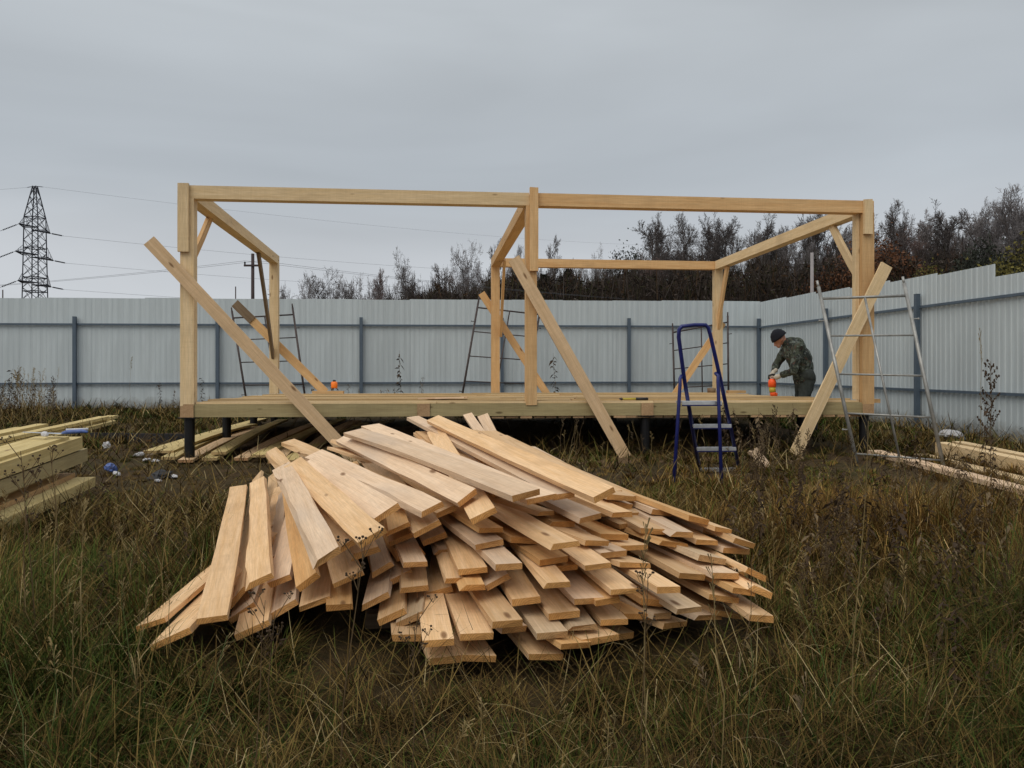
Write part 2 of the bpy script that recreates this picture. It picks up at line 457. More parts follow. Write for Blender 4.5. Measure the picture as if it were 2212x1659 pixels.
# ------------------------------------------------------------------ timber helper
def plank_mesh(name, L, W, T, bow=0.0, crook=0.0, twist=0.0, segs=6, jit=.0025, wane=0.0, skew=0.0, seed=0, top=True):
    """timber along +X, width along Y; top face at z=0 if top else centred"""
    r = random.Random(seed)
    vs, fs = [], []
    z1, z0 = (0.0, -T) if top else (T / 2, -T / 2)
    for i in range(segs + 1):
        x = L * i / segs; q = i / segs
        s4 = 4 * q * (1 - q)
        zb, yb, tw = bow * s4, crook * s4, twist * (q - .0)
        sk = 0
        for k, (y, z) in enumerate(((-W/2, z1), (W/2, z1), (W/2, z0), (-W/2, z0))):
            yy = y + r.uniform(-jit, jit); zz = z + r.uniform(-jit, jit) * .6
            if wane and k == 1: yy -= wane * r.random()
            if wane and k == 0: yy += wane * .4 * r.random()
            xx = x
            if i in (0, segs): xx += skew * y / W + r.uniform(-.004, .004)
            vs.append((xx, yb + yy * math.cos(tw) - zz * math.sin(tw), zb + yy * math.sin(tw) + zz * math.cos(tw)))
    for i in range(segs):
        for k in range(4):
            a, b = i*4 + k, i*4 + (k+1) % 4
            fs.append((a, a + 4, b + 4, b))
    fs.append((0, 1, 2, 3)); e0 = segs * 4; fs.append((e0 + 3, e0 + 2, e0 + 1, e0))
    me = bpy.data.meshes.new(name); me.from_pydata(vs, [], fs); me.update()
    bm = bmesh.new(); bm.from_mesh(me); bmesh.ops.recalc_face_normals(bm, faces=bm.faces)
    bm.to_mesh(me); bm.free()
    return me
def frame_matrix(o, xa, ya):
    xa = Vector(xa).normalized(); ya = Vector(ya); ya = (ya - xa * ya.dot(xa)).normalized()
    za = xa.cross(ya)
    return Matrix(((xa.x, ya.x, za.x, o[0]), (xa.y, ya.y, za.y, o[1]), (xa.z, ya.z, za.z, o[2]), (0, 0, 0, 1)))
_bs = [100]
def timber(name, p0, p1, w, h, mat, parent=None, up=(0, 0, 1), chamfer=True, **kw):
    """straight timber between two centre points; h measured along up, w across"""
    p0, p1, up = Vector(p0), Vector(p1), Vector(up)
    ax = (p1 - p0)
    ya = up.cross(ax.normalized())
    _bs[0] += 1
    me = plank_mesh(name, ax.length, w, h, seed=_bs[0], segs=kw.pop('segs', 3), jit=kw.pop('jit', .0015), top=False, **kw)
    o = link(name, me, mat, parent)
    setm(o, frame_matrix(p0, ax, ya))
    return o

# ------------------------------------------------------------------ fences
def corrugated(name, W, H, per=.115, dep=.014, step=0.0):
    """profiled sheet, width along X, height along Z, ribs towards -Y"""
    prof = []
    n = max(1, int(round(W / per)))
    p = W / n
    for i in range(n):
        for q, y in ((0, 0), (.30, 0), (.42, -dep), (.80, -dep), (.92, 0)):
            prof.append(((i + q) * p, y))
    prof.append((W, 0))
    vs, fs = [], []
    for th in (0, .0012):
        for (x, y) in prof:
            vs.append((x, y + th, 0)); vs.append((x, y + th, H))
    m = len(prof)
    for i in range(m - 1):
        a = 2 * i
        fs.append((a, a + 2, a + 3, a + 1))
    me = bpy.data.meshes.new(name); me.from_pydata(vs[:2*m], [], fs); me.update()
    return me
def fence(P0, P1, label, z0s, Hs, post_s, z_rail, z_post, step_at=None, inward=(0, -1, 0), dep=.0038, sheet_w=1.15):
    P0, P1 = Vector(P0), Vector(P1)
    ax = (P1 - P0); L = ax.length; ax.normalize()
    inn = Vector(inward); inn = (inn - ax * inn.dot(ax)).normalized()
    root = empty('fence', P0)
    tag(root, label, 'fence', 'metal sheet fences around the plot')
    n = int(round(L / sheet_w)); sw = L / n
    cache = {}
    for i in range(n):
        s = i * sw
        zb = np.interp(s, [0, L], z0s); H = np.interp(s, [0, L], Hs)
        if step_at is not None and s > step_at: H -= .15
        key = round(H, 2)
        if key not in cache: cache[key] = corrugated('sheet', sw + .02, key, dep=dep)
        o = link('sheet', cache[key], M['sheet'], root)
        p = P0 + ax * s
        ya = -inn
        tilt = random.uniform(-.003, .003)
        Mx = frame_matrix((p.x - inn.x * (.004 * (i % 2)), p.y - inn.y * (.004 * (i % 2)), zb + random.uniform(-.006, .006)), ax + Vector((0, 0, tilt)), ya)
        setm(o, Mx)
    for s in post_s:
        p = P0 + ax * s + inn * .085
        zt = np.interp(s, [0, L], z_post); zb = gz(p.x, p.y) - .3
        b = MB(); b.box(-.035, .035, -.035, .035, 0, zt - zb); b.box(-.037, .037, -.037, .037, zt - zb, zt - zb + .006)
        o = b.build('post', M['rail'], root)
        setm(o, frame_matrix((p.x, p.y, zb), ax, -inn))
    for z in z_rail:
        b = MB(); b.box(0, L, -.02, .02, -.02, .02)
        o = b.build('rail', M['rail'], root)
        p = P0 + inn * .045
        q = P1 + inn * .045
        setm(o, frame_matrix((p.x, p.y, z[0]), Vector((q.x - p.x, q.y - p.y, z[1] - z[0])), -inn))
    return root
FA, FB = Vector((-17.2, 17.53, 0)), Vector((5.73, 19.3, 0))
def s_at(u):
    ax = (FB - FA).normalized(); k = (u - CX) / FPX
    return (k * FA.y - FA.x) / (ax.x - k * ax.y)
fence(FA, FB, 'long grey metal sheet fence running across behind the timber frame', (.80, .92), (2.46, 2.40),
      [s_at(165) - 6.3, s_at(165) - 3.15, s_at(165), s_at(472), s_at(781), s_at(1084), s_at(1357), s_at(1636)], [(2.69, 2.72), (1.40, 1.44)], (2.84, 2.9))
FC = Vector((7.75, 5.6, 0))
axr = (FC - FB).normalized()
fence(FB + axr * .05, FC, 'grey metal sheet fence with stepped top on the right side', (.87, .45), (2.42, 2.50),
      [3.06, 5.9, 8.9, 11.9], [(2.70, 2.62), (1.43, 1.20)], (2.88, 2.86), step_at=7.4, inward=(-1, 0, 0), dep=.010, sheet_w=1.259)

# ------------------------------------------------------------------ timber frame
YAW = R(5.7)
FO = Vector((-3.77, 9.47, 0))
EX = Vector((math.cos(YAW), math.sin(YAW), 0)); EY = Vector((-math.sin(YAW), math.cos(YAW), 0))
def F(s, t, z): return FO + EX * s + EY * t + Vector((0, 0, z))
def on_plane(u, v, t):
    """point of the frame's plane t seen at picture point u, v"""
    ray = Vector(((u - CX) / FPX, 1, -(v - HZ) / FPX))
    d = (FO + EY * t).dot(EY) / ray.dot(EY)
    return Vector((0, 0, EYE)) + ray * d
W_, D_ = 8.28, 5.46
house = empty('timber_house', F(0, 0, .5))
tag(house, 'unfinished timber house frame on black piles with braced posts and plank floor', 'house frame')
PT, BT = 1.22, 3.71            # top of floor beams, top of wall plates
def post(s, t, z0, z1, mat, w=.15, d=.15, name='post'):
    return timber(name, F(s, t, z0), F(s, t, z1), d, w, mat, house, up=EX)
post(.075, .065, 1.20, 3.56, M['frame_light'])
post(4.02, .065, 1.20, 3.56, M['frame_orange'], w=.13)
post(8.205, .065, 1.20, 3.56, M['frame_orange'])
post(.075, 5.385, 1.25, 3.56, M['frame_light'])
post(4.02, 5.385, 1.25, 3.56, M['frame_orange'])
post(8.205, 5.385, 1.25, 3.56, M['frame_light'])
# pale strip added on the right post's left face, its lit side as colour
timber('post_lit_side', F(8.105, .11, 1.25), F(8.105, .11, 3.56), .09, .045, M['frame_light'], house, up=EX)
# lapping planks over the joints
timber('splice_plank', F(.045, -.035, 2.95), F(.045, -.035, 3.72), .045, .12, M['frame_light'], house, up=EX)
timber('splice_plank', F(4.045, -.035, 2.78), F(4.045, -.035, 3.765), .045, .10, M['frame_orange'], house, up=EX)
timber('splice_plank', F(8.185, -.035, 3.29), F(8.185, -.035, 3.715), .045, .10, M['frame_light'], house, up=EX)
zc = BT - .075
timber('wall_plate', F(.0, .065, zc), F(3.995, .065, zc), .148, .15, M['frame_light'], house)
timber('wall_plate', F(4.005, .065, zc), F(8.28, .065, zc - .004), .148, .15, M['frame_orange'], house)
timber('wall_plate', F(.075, .142, zc), F(.075, 5.46, zc), .148, .15, M['frame_light'], house)
timber('wall_plate', F(4.02, .142, zc), F(4.02, 5.46, zc), .148, .15, M['frame_orange'], house)
timber('wall_plate', F(8.205, .142, zc), F(8.205, 5.46, zc), .148, .15, M['frame_light'], house)
timber('wall_plate', F(4.10, 5.385, zc), F(8.125, 5.385, zc), .148, .15, M['frame_orange'], house)
# knee braces in the side walls
for (s, t0, z0, t1, z1, m) in ((.02, 1.2, 3.57, .10, 2.72, 'frame_orange'), (.06, 4.05, 3.57, 5.34, 1.9, 'oldwood'),
                               (4.11, 4.5, 3.57, 5.3, 2.3, 'frame_orange'), (8.19, .9, 3.57, .12, 2.72, 'frame_light'), (8.20, 4.85, 3.57, 5.36, 2.45, 'frame_orange')):
    timber('knee_brace', F(s, t0, z0), F(s, t1, z1), .045, .11, M[m], house, up=EY, bow=.02)
# long temporary braces
def brace(u0, v0, u1, v1, t, mat, w=.14, th=.03, ext=0.0):
    p, q = on_plane(u0, v0, t), on_plane(u1, v1, t)
    q = q + (q - p).normalized() * ext
    o = timber('brace', p, q, w, th, M[mat], house, up=-EY, segs=6, bow=-.012)
    return o
brace(322, 520, 725, 950, -.08, 'frame_brace', .145, .03, .42)
brace(1110, 558, 1348, 982, -.08, 'frame_brace', .145, .03, .06)
brace(1915, 572, 1722, 972, -.08, 'frame_light', .15, .03, .06)
b1 = brace(507, 655, 703, 848, 5.485, 'frame_orange', .15, .03)
b1['label'] = 'brace with dark weathered upper end'
brace(1040, 633, 1182, 852, 5.485, 'frame_orange', .13, .03)
brace(1562, 697, 1458, 852, 5.485, 'frame_orange', .13, .03)
# weathered bark end of the back left brace
p, q = on_plane(507, 655, 5.46), on_plane(545, 692, 5.46)
timber('bark_strip', p, q, .155, .012, M['oldwood'], house, up=-EY)
# floor beams: crosswise beams whose ends show, long beams between them
CS = [.075, 2.75, 5.42, 8.205]
for i, s in enumerate(CS):
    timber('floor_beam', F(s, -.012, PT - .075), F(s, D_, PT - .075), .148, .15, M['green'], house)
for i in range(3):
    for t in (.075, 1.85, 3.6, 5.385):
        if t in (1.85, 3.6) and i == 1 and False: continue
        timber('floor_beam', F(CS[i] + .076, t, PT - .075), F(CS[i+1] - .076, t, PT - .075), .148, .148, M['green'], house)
# plank floor
rows = int((D_ - .16) / .152)
for r_ in range(rows):
    t = .155 + (r_ + .5) * (D_ - .17) / rows
    cut = 4.1 + random.uniform(-1.1, 1.1)
    for (s0, s1) in ((.17 + random.uniform(0, .05), cut - .006), (cut + .006, 8.12 - random.uniform(0, .1))):
        zz = PT + .0145 + random.uniform(0, .004) + (.012 if random.random() < .18 else 0)
        timber('floor_plank', F(s0, t, zz), F(s1, t, zz + random.uniform(-.002, .004)), .143, .027, M['floor'], house, crook=random.uniform(-.006, .006))
# front row of planks over the edge beam
for (s0, s1, t) in ((.17, 2.9, .05), (2.91, 5.5, .045), (5.51, 8.1, .05), (.3, 3.93, .115), (4.11, 8.08, .115)):
    timber('floor_plank', F(s0, t, PT + .013), F(s1, t, PT + .013), .06, .025, M['frame_light'], house)
# lower boards hung under the right bays
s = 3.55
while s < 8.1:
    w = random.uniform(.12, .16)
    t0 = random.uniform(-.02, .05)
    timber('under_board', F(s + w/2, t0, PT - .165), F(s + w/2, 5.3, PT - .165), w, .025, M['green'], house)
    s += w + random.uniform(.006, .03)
timber('stub_board', F(8.29, .3, 1.23), F(8.50, .3, 1.23), .12, .05, M['frame_orange'], house)
# piles
for i, s in enumerate(CS):
    for j, t in enumerate((.1, 1.87, 3.62, 5.36)):
        p = F(s, t, 0); g = gz(p.x, p.y)
        b = MB()
        b.tube([(p.x, p.y, g - .4), (p.x, p.y, PT - .165)], .057, 16)
        pl = b.build('pile', M['pipe'], house, sm=False)
        b = MB(); b.box(p.x - .1, p.x + .1, p.y - .1, p.y + .1, PT - .164, PT - .152)
        b.build('pile_head', M['pipe'], pl)
# leaning offcut under the floor
timber('offcut_plank', F(2.55, .4, 0) + Vector((0, 0, .80)), F(2.42, .95, 0) + Vector((0, 0, 1.06)), .12, .03, M['pine_pale'], house, up=EX) if False else None

# ------------------------------------------------------------------ board pile
def Z1(x, y): return ((300 + x / 2.242) / 1.1573, (960 + y / 2.242) / 1.1573)
def Z2(x, y): return ((1000 + x / 2.212) / 1.1573, (960 + y / 2.212) / 1.1573)
# zoom frame, A (near left corner), B (near right corner), C (point further along the axis), tier, far end seen?, material, optional label
BL = [
 (1, (90,1358), (250,1310), (520,1045), 1, 0, 'p', 'lowest left pine board, its tip reaching furthest left of the pile'),
 (1, (165,1465), (385,1368), (560,1130), 1, 0, 'p', 'pine board slid off the left foot of the pile, lowest tip on grass'),
 (1, (425,1322), (605,1290), (664,570), 3, 1, 'p', 'long curved pine board at the left edge of the pile'),
 (1, (600,1240), (690,1140), (722,760), 2, 0, 'p', 'narrow board edge showing just right of the long curved board'),
 (1, (690,1130), (850,1055), (764,537), 5, 1, 'p', 'second upright-looking pine board from the left with knots down its right edge'),
 (1, (835,1118), (945,1067), (965,790), 4, 0, 'pp', 'pale whitish board leaning in the left gap of the pile'),
 (1, (842,985), (900,930), (905,605), 3, 1, 'pp', 'grey-white narrow board standing behind the left gap of the pile'),
 (1, (800,900), (850,860), (858,500), 2, 1, 'p', 'short board end poking up behind the left gap'),
 (1, (1065,1005), (1228,915), (900,458), 9, 1, 'pp', 'wide greyish board with sawn end on the left shoulder of the pile'),
 (1, (1228,915), (1310,868), (965,520), 8, 0, 'p', 'board half hidden between two wide boards on the left shoulder'),
 (1, (1335,895), (1480,800), (966,436), 10, 1, 'p', 'orange-tinged wide board running up the left shoulder of the pile'),
 (1, (1425,755), (1558,665), (1060,425), 11, 1, 'pp', 'wide grey-beige board above the orange-tinged one on the left shoulder'),
 (1, (1680,720), (1812,655), (1085,388), 11, 1, 'pp', 'broad pale board with rounded waney edge left of the pile top'),
 (1, (1765,722), (1885,680), (1500,560), 10, 0, 'p', None),
 (1, (1890,660), (1992,590), (1245,295), 12, 1, 'pp', 'long pale board with cracked edge leading to the upper left of the pile'),
 (1, (1003,1245), (1178,1190), (1112,1050), 3, 0, 'p', None),
 (1, (638,1410), (830,1320), (775,1180), 1, 0, 'p', 'board lying lowest between left tips and the dark hollow'),
 (1, (818,1305), (985,1205), (935,1040), 2, 0, 'pp', 'grey-stained board with slanted end above the dark hollow'),
 (1, (605,1320), (745,1225), (735,1130), 1, 0, 'p', None),
 (1, (1000,1135), (1085,1062), (1010,925), 5, 0, 'p', None),
 (1, (1195,1120), (1358,1045), (1235,950), 5, 0, 'p', None),
 (1, (1285,965), (1452,905), (1320,850), 7, 0, 'p', None),
 (1, (1480,828), (1622,775), (1530,725), 9, 0, 'p', None),
 (1, (1640,838), (1792,762), (1660,730), 9, 0, 'p', None),
 (1, (1500,892), (1640,832), (1560,790), 7, 0, 'p', None),
 (1, (1690,885), (1825,830), (1730,800), 7, 0, 'p', None),
 (1, (1760,935), (1912,918), (1790,830), 6, 0, 'p', None),
 (1, (1550,968), (1705,922), (1590,890), 6, 0, 'p', None),
 (1, (1398,1065), (1520,990), (1440,960), 5, 0, 'p', None),
 (1, (1480,1112), (1632,1042), (1540,1010), 4, 0, 'p', None),
 (1, (1343,1242), (1502,1165), (1440,1090), 3, 0, 'p', None),
 (1, (1565,1138), (1730,1130), (1640,1050), 4, 0, 'p', None),
 (1, (1590,980), (1700,985), (1640,940), 5, 0, 'p', None),
 (1, (1700,1180), (1860,1130), (1760,1080), 3, 0, 'p', None),
 (1, (1445,1322), (1592,1258), (1530,1200), 2, 0, 'p', None),
 (1, (1545,1345), (1695,1268), (1640,1210), 2, 0, 'p', None),
 (1, (1525,1412), (1688,1402), (1600,1340), 1, 0, 'p', None),
 (1, (1160,1240), (1300,1230), (1230,1180), 3, 0, 'p', None),
 (2, (1070,625), (1178,572), (180,186), 13, 1, 'p', 'long golden board along the top right edge of the pile'),
 (2, (860,612), (948,597), (70,180), 12, 1, 'pp', 'pale board right beside the long golden top board'),
 (2, (622,622), (768,578), (-262,258), 13, 1, 'pp', 'widest white-pink board at the crest with a split corner'),
 (2, (705,640), (860,602), (-165,226), 12, 1, 'pp', 'second board behind the white-pink crest board'),
 (2, (1150,610), (1292,618), (720,410), 11, 0, 'p', 'board jutting out right behind the long golden top board'),
 (2, (1190,652), (1268,662), (1000,560), 10, 0, 'p', None),
 (2, (1165,705), (1298,708), (1000,610), 10, 0, 'p', None),
 (2, (978,738), (1120,715), (885,650), 10, 0, 'pp', None),
 (2, (828,888), (998,866), (585,690), 9, 0, 'p', 'long clear board jutting forward out of the middle of the pile'),
 (2, (385,748), (524,682), (420,655), 11, 0, 'p', None),
 (2, (1392,690), (1512,706), (1250,610), 9, 0, 'p', None),
 (2, (1205,772), (1333,762), (1150,715), 8, 0, 'p', None),
 (2, (1338,800), (1466,800), (1270,730), 8, 0, 'p', None),
 (2, (1500,815), (1622,820), (1370,710), 8, 0, 'p', None),
 (2, (1640,860), (1762,866), (1540,780), 7, 0, 'p', None),
 (2, (1792,906), (1936,914), (1690,845), 6, 0, 'p', None),
 (2, (1742,788), (1842,806), (1190,575), 8, 0, 'p', 'uppermost of the long boards along the right skyline of the pile'),
 (2, (1612,730), (1700,750), (1100,545), 9, 0, 'p', None),
 (2, (1690,800), (1800,830), (1300,640), 7, 0, 'p', None),
 (2, (1850,850), (1966,884), (1420,660), 7, 0, 'p', 'long board with pointed tip furthest along the right skyline'),
 (2, (1440,862), (1602,886), (1380,820), 7, 0, 'p', None),
 (2, (1662,946), (1802,970), (1480,860), 6, 0, 'p', None),
 (2, (1547,1042), (1692,1055), (1420,945), 5, 0, 'p', None),
 (2, (1735,1045), (1872,1045), (1640,970), 5, 0, 'p', None),
 (2, (1800,1095), (1876,1098), (1720,1030), 4, 0, 'p', None),
 (2, (1935,1020), (2022,1060), (1840,970), 5, 0, 'p', None),
 (2, (1955,1115), (2048,1150), (1860,1050), 4, 0, 'p', None),
 (2, (1850,1125), (1960,1140), (1800,1080), 4, 0, 'p', None),
 (2, (1722,1165), (1867,1180), (1620,1080), 3, 0, 'p', None),
 (2, (1932,1276), (2067,1286), (1830,1165), 2, 0, 'p', 'board tip lying lowest and furthest right of the pile'),
 (2, (1640,1280), (1786,1276), (1550,1215), 1, 0, 'p', None),
 (2, (1760,1255), (1900,1270), (1700,1200), 1, 0, 'p', None),
 (2, (1525,1242), (1677,1232), (1470,1155), 3, 0, 'p', None),
 (2, (1345,1192), (1492,1196), (1240,1090), 3, 0, 'p', None),
 (2, (1400,1268), (1506,1266), (1330,1210), 2, 0, 'p', None),
 (2, (1425,1122), (1547,1120), (1300,1010), 5, 0, 'p', None),
 (2, (1172,1142), (1317,1122), (1080,1010), 5, 0, 'p', None),
 (2, (968,1192), (1127,1176), (930,1075), 4, 0, 'p', None),
 (2, (1110,1190), (1182,1182), (1050,1090), 4, 0, 'p', None),
 (2, (790,1102), (947,1092), (785,1000), 6, 0, 'p', None),
 (2, (1022,1002), (1172,986), (975,905), 7, 0, 'p', None),
 (2, (767,970), (932,952), (765,905), 7, 0, 'p', None),
 (2, (825,1012), (986,996), (840,960), 6, 0, 'p', None),
 (2, (1102,932), (1262,922), (1070,870), 7, 0, 'p', None),
 (2, (1120,832), (1257,830), (1070,780), 8, 0, 'p', None),
 (2, (925,832), (1057,830), (890,770), 8, 0, 'p', None),
 (2, (1020,864), (1162,870), (960,820), 8, 0, 'p', None),
 (2, (822,762), (972,760), (800,720), 9, 0, 'p', None),
 (2, (752,702), (868,700), (690,660), 10, 0, 'p', None),
 (2, (490,788), (622,770), (470,730), 8, 0, 'p', None),
 (2, (620,848), (765,850), (600,800), 8, 0, 'p', None),
 (2, (665,886), (785,884), (650,840), 7, 0, 'p', None),
 (2, (415,888), (570,857), (385,790), 8, 0, 'p', None),
 (2, (537,1003), (664,986), (505,900), 7, 0, 'p', None),
 (2, (325,1032), (479,1007), (350,920), 6, 0, 'p', None),
 (2, (245,1072), (402,1070), (310,1030), 5, 0, 'p', None),
 (2, (330,1112), (472,1106), (380,1060), 5, 0, 'p', None),
 (2, (470,1112), (602,1052), (500,1030), 5, 0, 'p', None),
 (2, (620,1197), (772,1172), (610,1050), 4, 0, 'p', None),
 (2, (825,1272), (992,1252), (800,1140), 3, 0, 'p', None),
 (2, (512,1318), (675,1300), (480,1160), 3, 0, 'p', None),
 (2, (560,1345), (705,1335), (540,1270), 2, 0, 'p', None),
 (2, (335,1382), (517,1376), (345,1190), 2, 0, 'p', None),
 (2, (128,1422), (300,1406), (180,1200), 2, 0, 'p', None),
 (2, (757,1377), (927,1366), (735,1240), 2, 0, 'p', None),
 (2, (925,1332), (1102,1332), (960,1260), 2, 0, 'p', None),
 (2, (1112,1307), (1262,1297), (1100,1215), 2, 0, 'p', None),
 (2, (1250,1272), (1422,1270), (1210,1185), 2, 0, 'p', None),
 (2, (885,1432), (1067,1432), (890,1380), 1, 0, 'p', None),
 (2, (712,1490), (907,1496), (745,1420), 0, 0, 'p', None),
 (2, (160,1512), (342,1506), (215,1430), 0, 0, 'p', 'lowest front board under the pile, left one of two side by side'),
 (2, (347,1506), (527,1496), (390,1430), 0, 0, 'p', 'lowest front board under the pile, right one of two side by side'),
 (2, (1212,892), (1385,890), (1160,840), 7, 0, 'p', None),
 (2, (1215,985), (1392,990), (1150,930), 6, 0, 'p', None),
 (2, (1010,1420), (1210,1380), (980,1330), 1, 0, 'p', None),
 (2, (1130,1390), (1300,1375), (1080,1310), 0, 0, 'p', None),
 (2, (1440,1320), (1610,1312), (1380,1260), 1, 0, 'p', None),
 (2, (450,800), (560,790), (430,750), 9, 0, 'p', None),
 (2, (20,990), (150,980), (60,930), 6, 0, 'p', None),
]
PIL = 1.165
def solve_board(fr, A, B, C, k, pitch):
    Zf = Z1 if fr == 1 else Z2
    a, b, c = Zf(*A), Zf(*B), Zf(*C)
    m = ((a[0] + b[0]) / 2, (a[1] + b[1]) / 2)
    d = (PIL - .05 * k) * FPX / (m[1] - HZ)
    Mp = unp(m[0], m[1], d)
    # walk out along C's ray until the rise matches the pitch
    best = None
    lo, hi = d + .02, 14.0
    f = lambda q: (lambda P: (P.z - Mp.z) - pitch * math.hypot(P.x - Mp.x, P.y - Mp.y))(unp(c[0], c[1], q))
    n = 400; prev = f(lo); pd = lo
    for i in range(1, n + 1):
        q = lo + (hi - lo) * i / n; fv = f(q)
        if prev * fv <= 0: best = (pd + q) / 2; break
        prev, pd = fv, q
    if best is None: best = d + 1.0
    Cp = unp(c[0], c[1], best)
    ax = (Cp - Mp)
    an = ax.normalized()
    def onp(px):
        ray = Vector(((px[0] - CX) / FPX, 1, -(px[1] - HZ) / FPX))
        o = Vector((0, 0, EYE))
        return o + ray * ((Mp - o).dot(an) / ray.dot(an))
    return Mp, ax, onp(a), onp(b), m
ORD = ['first', 'second', 'third', 'fourth', 'fifth', 'sixth', 'seventh', 'eighth', 'ninth', 'tenth', 'eleventh', 'twelfth', 'thirteenth', 'fourteenth', 'fifteenth', 'sixteenth', 'seventeenth', 'eighteenth', 'nineteenth', 'twentieth']
GROUP_PILE = 'loose sawn boards heaped on the grass'
footprints = []          # oriented rectangles (origin, axis, length, half width) where no grass grows
placed = []
for i, (fr, A, B, C, k, end, mt, lab) in enumerate(BL):
    Mp, ax, Pa, Pb, m = solve_board(fr, A, B, C, k, .055)
    wv = Pb - Pa
    W = min(max(wv.length, .115), .185)
    # damp steep rolls a little
    L = ax.length if end else random.uniform(2.9, 3.6)
    if not end and lab is None: L = min(L, max(.9, 7.4 - Mp.y))
    an = ax.normalized()
    rr = random.Random(i)
    T = .028 if rr.random() < .7 else .024
    me = plank_mesh('pine_board', L, W, T, bow=rr.uniform(-.012, .012), crook=rr.uniform(-.012, .012), twist=rr.uniform(-.03, .03),
                    segs=8, jit=.003, wane=(.03 if rr.random() < .25 else .0), skew=rr.uniform(-.03, .03), seed=i)
    o = link('pine_board', me, M['pine_pale'] if mt == 'pp' else (M['pine'] if lab else M[rr.choice(['pine', 'pine', 'pine', 'pine', 'pine_orange', 'pine_orange', 'pine_pale', 'pine_pale', 'pine', 'pine_grey'])]))
    o.matrix_basis = frame_matrix(Mp, an, -wv)
    o['category'] = 'board'; o['group'] = GROUP_PILE
    if lab: o['label'] = lab
    placed.append((o, m, k, lab))
    footprints.append((Mp.x, Mp.y, an.x, an.y, L, W / 2))
tiers = {}
for (o, m, k, lab) in placed:
    tiers.setdefault(k, []).append((m[0], o, lab))
for k, lst in tiers.items():
    lst.sort(key=lambda q: q[0])
    n = 0
    names = {0: 'ground tier', 1: 'second tier'}
    for j, (u, o, lab) in enumerate(lst):
        if lab: continue
        side = 'left' if u < 840 else ('middle' if u < 1180 else 'right')
        tone = {'fresh_pine': 'honey', 'orange_pine': 'orange', 'greyed_pine': 'greyish', 'pale_pine': 'pale'}[o.data.materials[0].name]
        o['label'] = f"{tone} sawn board, {ORD[j]} end from left on {'the lowest tier' if k == 0 else 'tier ' + str(k + 1) + ' from the ground'}, {side} of heap"
# boards inside the heap that show only through the gaps
yawp = R(15)
pax = Vector((-math.sin(yawp), math.cos(yawp), 0.055)).normalized(); pwx = Vector((math.cos(yawp), math.sin(yawp), 0))
inner_meshes = [plank_mesh('pine_board', 2.9, .15, .026, segs=2, seed=900 + q) for q in range(4)]
for k2 in range(0, 21):
    k = k2 / 2
    lo = -.50 + .035 * k; hi = 1.42 - .075 * k
    n = int((hi - lo) / .185)
    for j in range(n):
        xx = lo + (j + .5) * (hi - lo) / n + random.uniform(-.02, .02)
        p = Vector((0, 4.15 + .03 * k + random.uniform(0, .3), 0)) + pwx * xx
        p.z = EYE - PIL + .05 * k - .004 + .055 * (p.y - 3.6)
        o = link('pine_board', inner_meshes[(k2 + j) % 4], M['pine'])
        o.matrix_basis = frame_matrix(p, pax, -pwx)
        tag(o, 'sawn pine board buried inside the heap, seen only through gaps', 'board', 'boards buried inside the heap')
        footprints.append((p.x, p.y, pax.x, pax.y, 2.9, .075))
for yb in (4.45, 6.3):
    p0 = Vector((-.75, yb - .2, 0)); p1 = Vector((1.35, yb + .15, 0))
    zt = lambda p: EYE - PIL + .055 * (p.y - 3.6) - .05
    p0.z = zt(p0) - .055; p1.z = zt(p1) - .055
    o = timber('bearer_timber', p0, p1, .1, .1, M['oldwood'])
    tag(o, 'weathered bearer timber lying under the heap of boards, ' + ('near its front' if yb < 5 else 'near its rear'), 'timber')

# ------------------------------------------------------------------ timber stacks left and right
def lay(name, far_u, far_v, d, yaw_vp, L, w, h, mat, label, group, cat='timber', pitch=-.045, side=1, n_foot=True):
    """timber whose far top corner (on the camera's side) is seen at far_u, far_v at distance d; it runs towards the camera"""
    P = unp(far_u, far_v, d)
    ax = Vector((-(yaw_vp - CX) / FPX, -1, pitch)).normalized()
    wv = Vector((-ax.y, ax.x, 0)).normalized()          # to the right when walking along ax... (towards the camera: points to +X)
    if wv.x < 0: wv = -wv
    c0 = P - wv * (side * w / 2) - Vector((0, 0, h / 2))
    o = timber(name, c0, c0 + ax * L, w, h, M[mat], None, jit=.002)
    tag(o, label, cat, group)
    if n_foot: footprints.append((c0.x, c0.y, ax.x, ax.y, L, w / 2))
    return o
g = 'timbers stacked at the left edge'
lay('timber', 178.6, 943, 7.6, 807, 4.2, .15, .112, 'yellow', 'yellow-green treated beam on top of the left stack, nearest its right edge', g)
lay('timber', 150, 942, 7.4, 807, 4.0, .15, .11, 'yellow', 'yellow-green treated beam on top of the left stack, second from its right edge', g)
lay('timber', 116, 942, 7.5, 807, 4.0, .15, .11, 'yellow', 'yellow-green treated beam on top of the left stack, third from its right edge', g)
lay('timber', 189, 968.5, 7.75, 807, 4.2, .15, .112, 'green', 'green treated beam in the second layer of the left stack, longest end', g)
lay('timber', 152, 968.5, 7.6, 807, 4.2, .15, .11, 'green', 'green beam in second layer of the left stack behind the longest one', g)
lay('timber', 123, 1000, 7.5, 807, 4.2, .15, .108, 'yellow', 'short yellowish beam in the third layer of the left stack', g)
lay('timber', 90, 1000, 7.5, 807, 4.2, .15, .108, 'yellow', 'inner yellowish beam in the third layer of the left stack', g)
lay('timber', 162.5, 1021, 7.6, 807, 4.2, .15, .075, 'frame_orange', 'orange pine plank low in the left stack', g)
lay('timber', 122, 1022, 7.5, 807, 4.2, .15, .07, 'frame_orange', 'orange pine plank low in the left stack, inner one', g)
lay('timber', 206, 1030, 7.55, 830, 4.2, .16, .085, 'yellow', 'lowest pale plank sticking out on the right of the left stack', g)
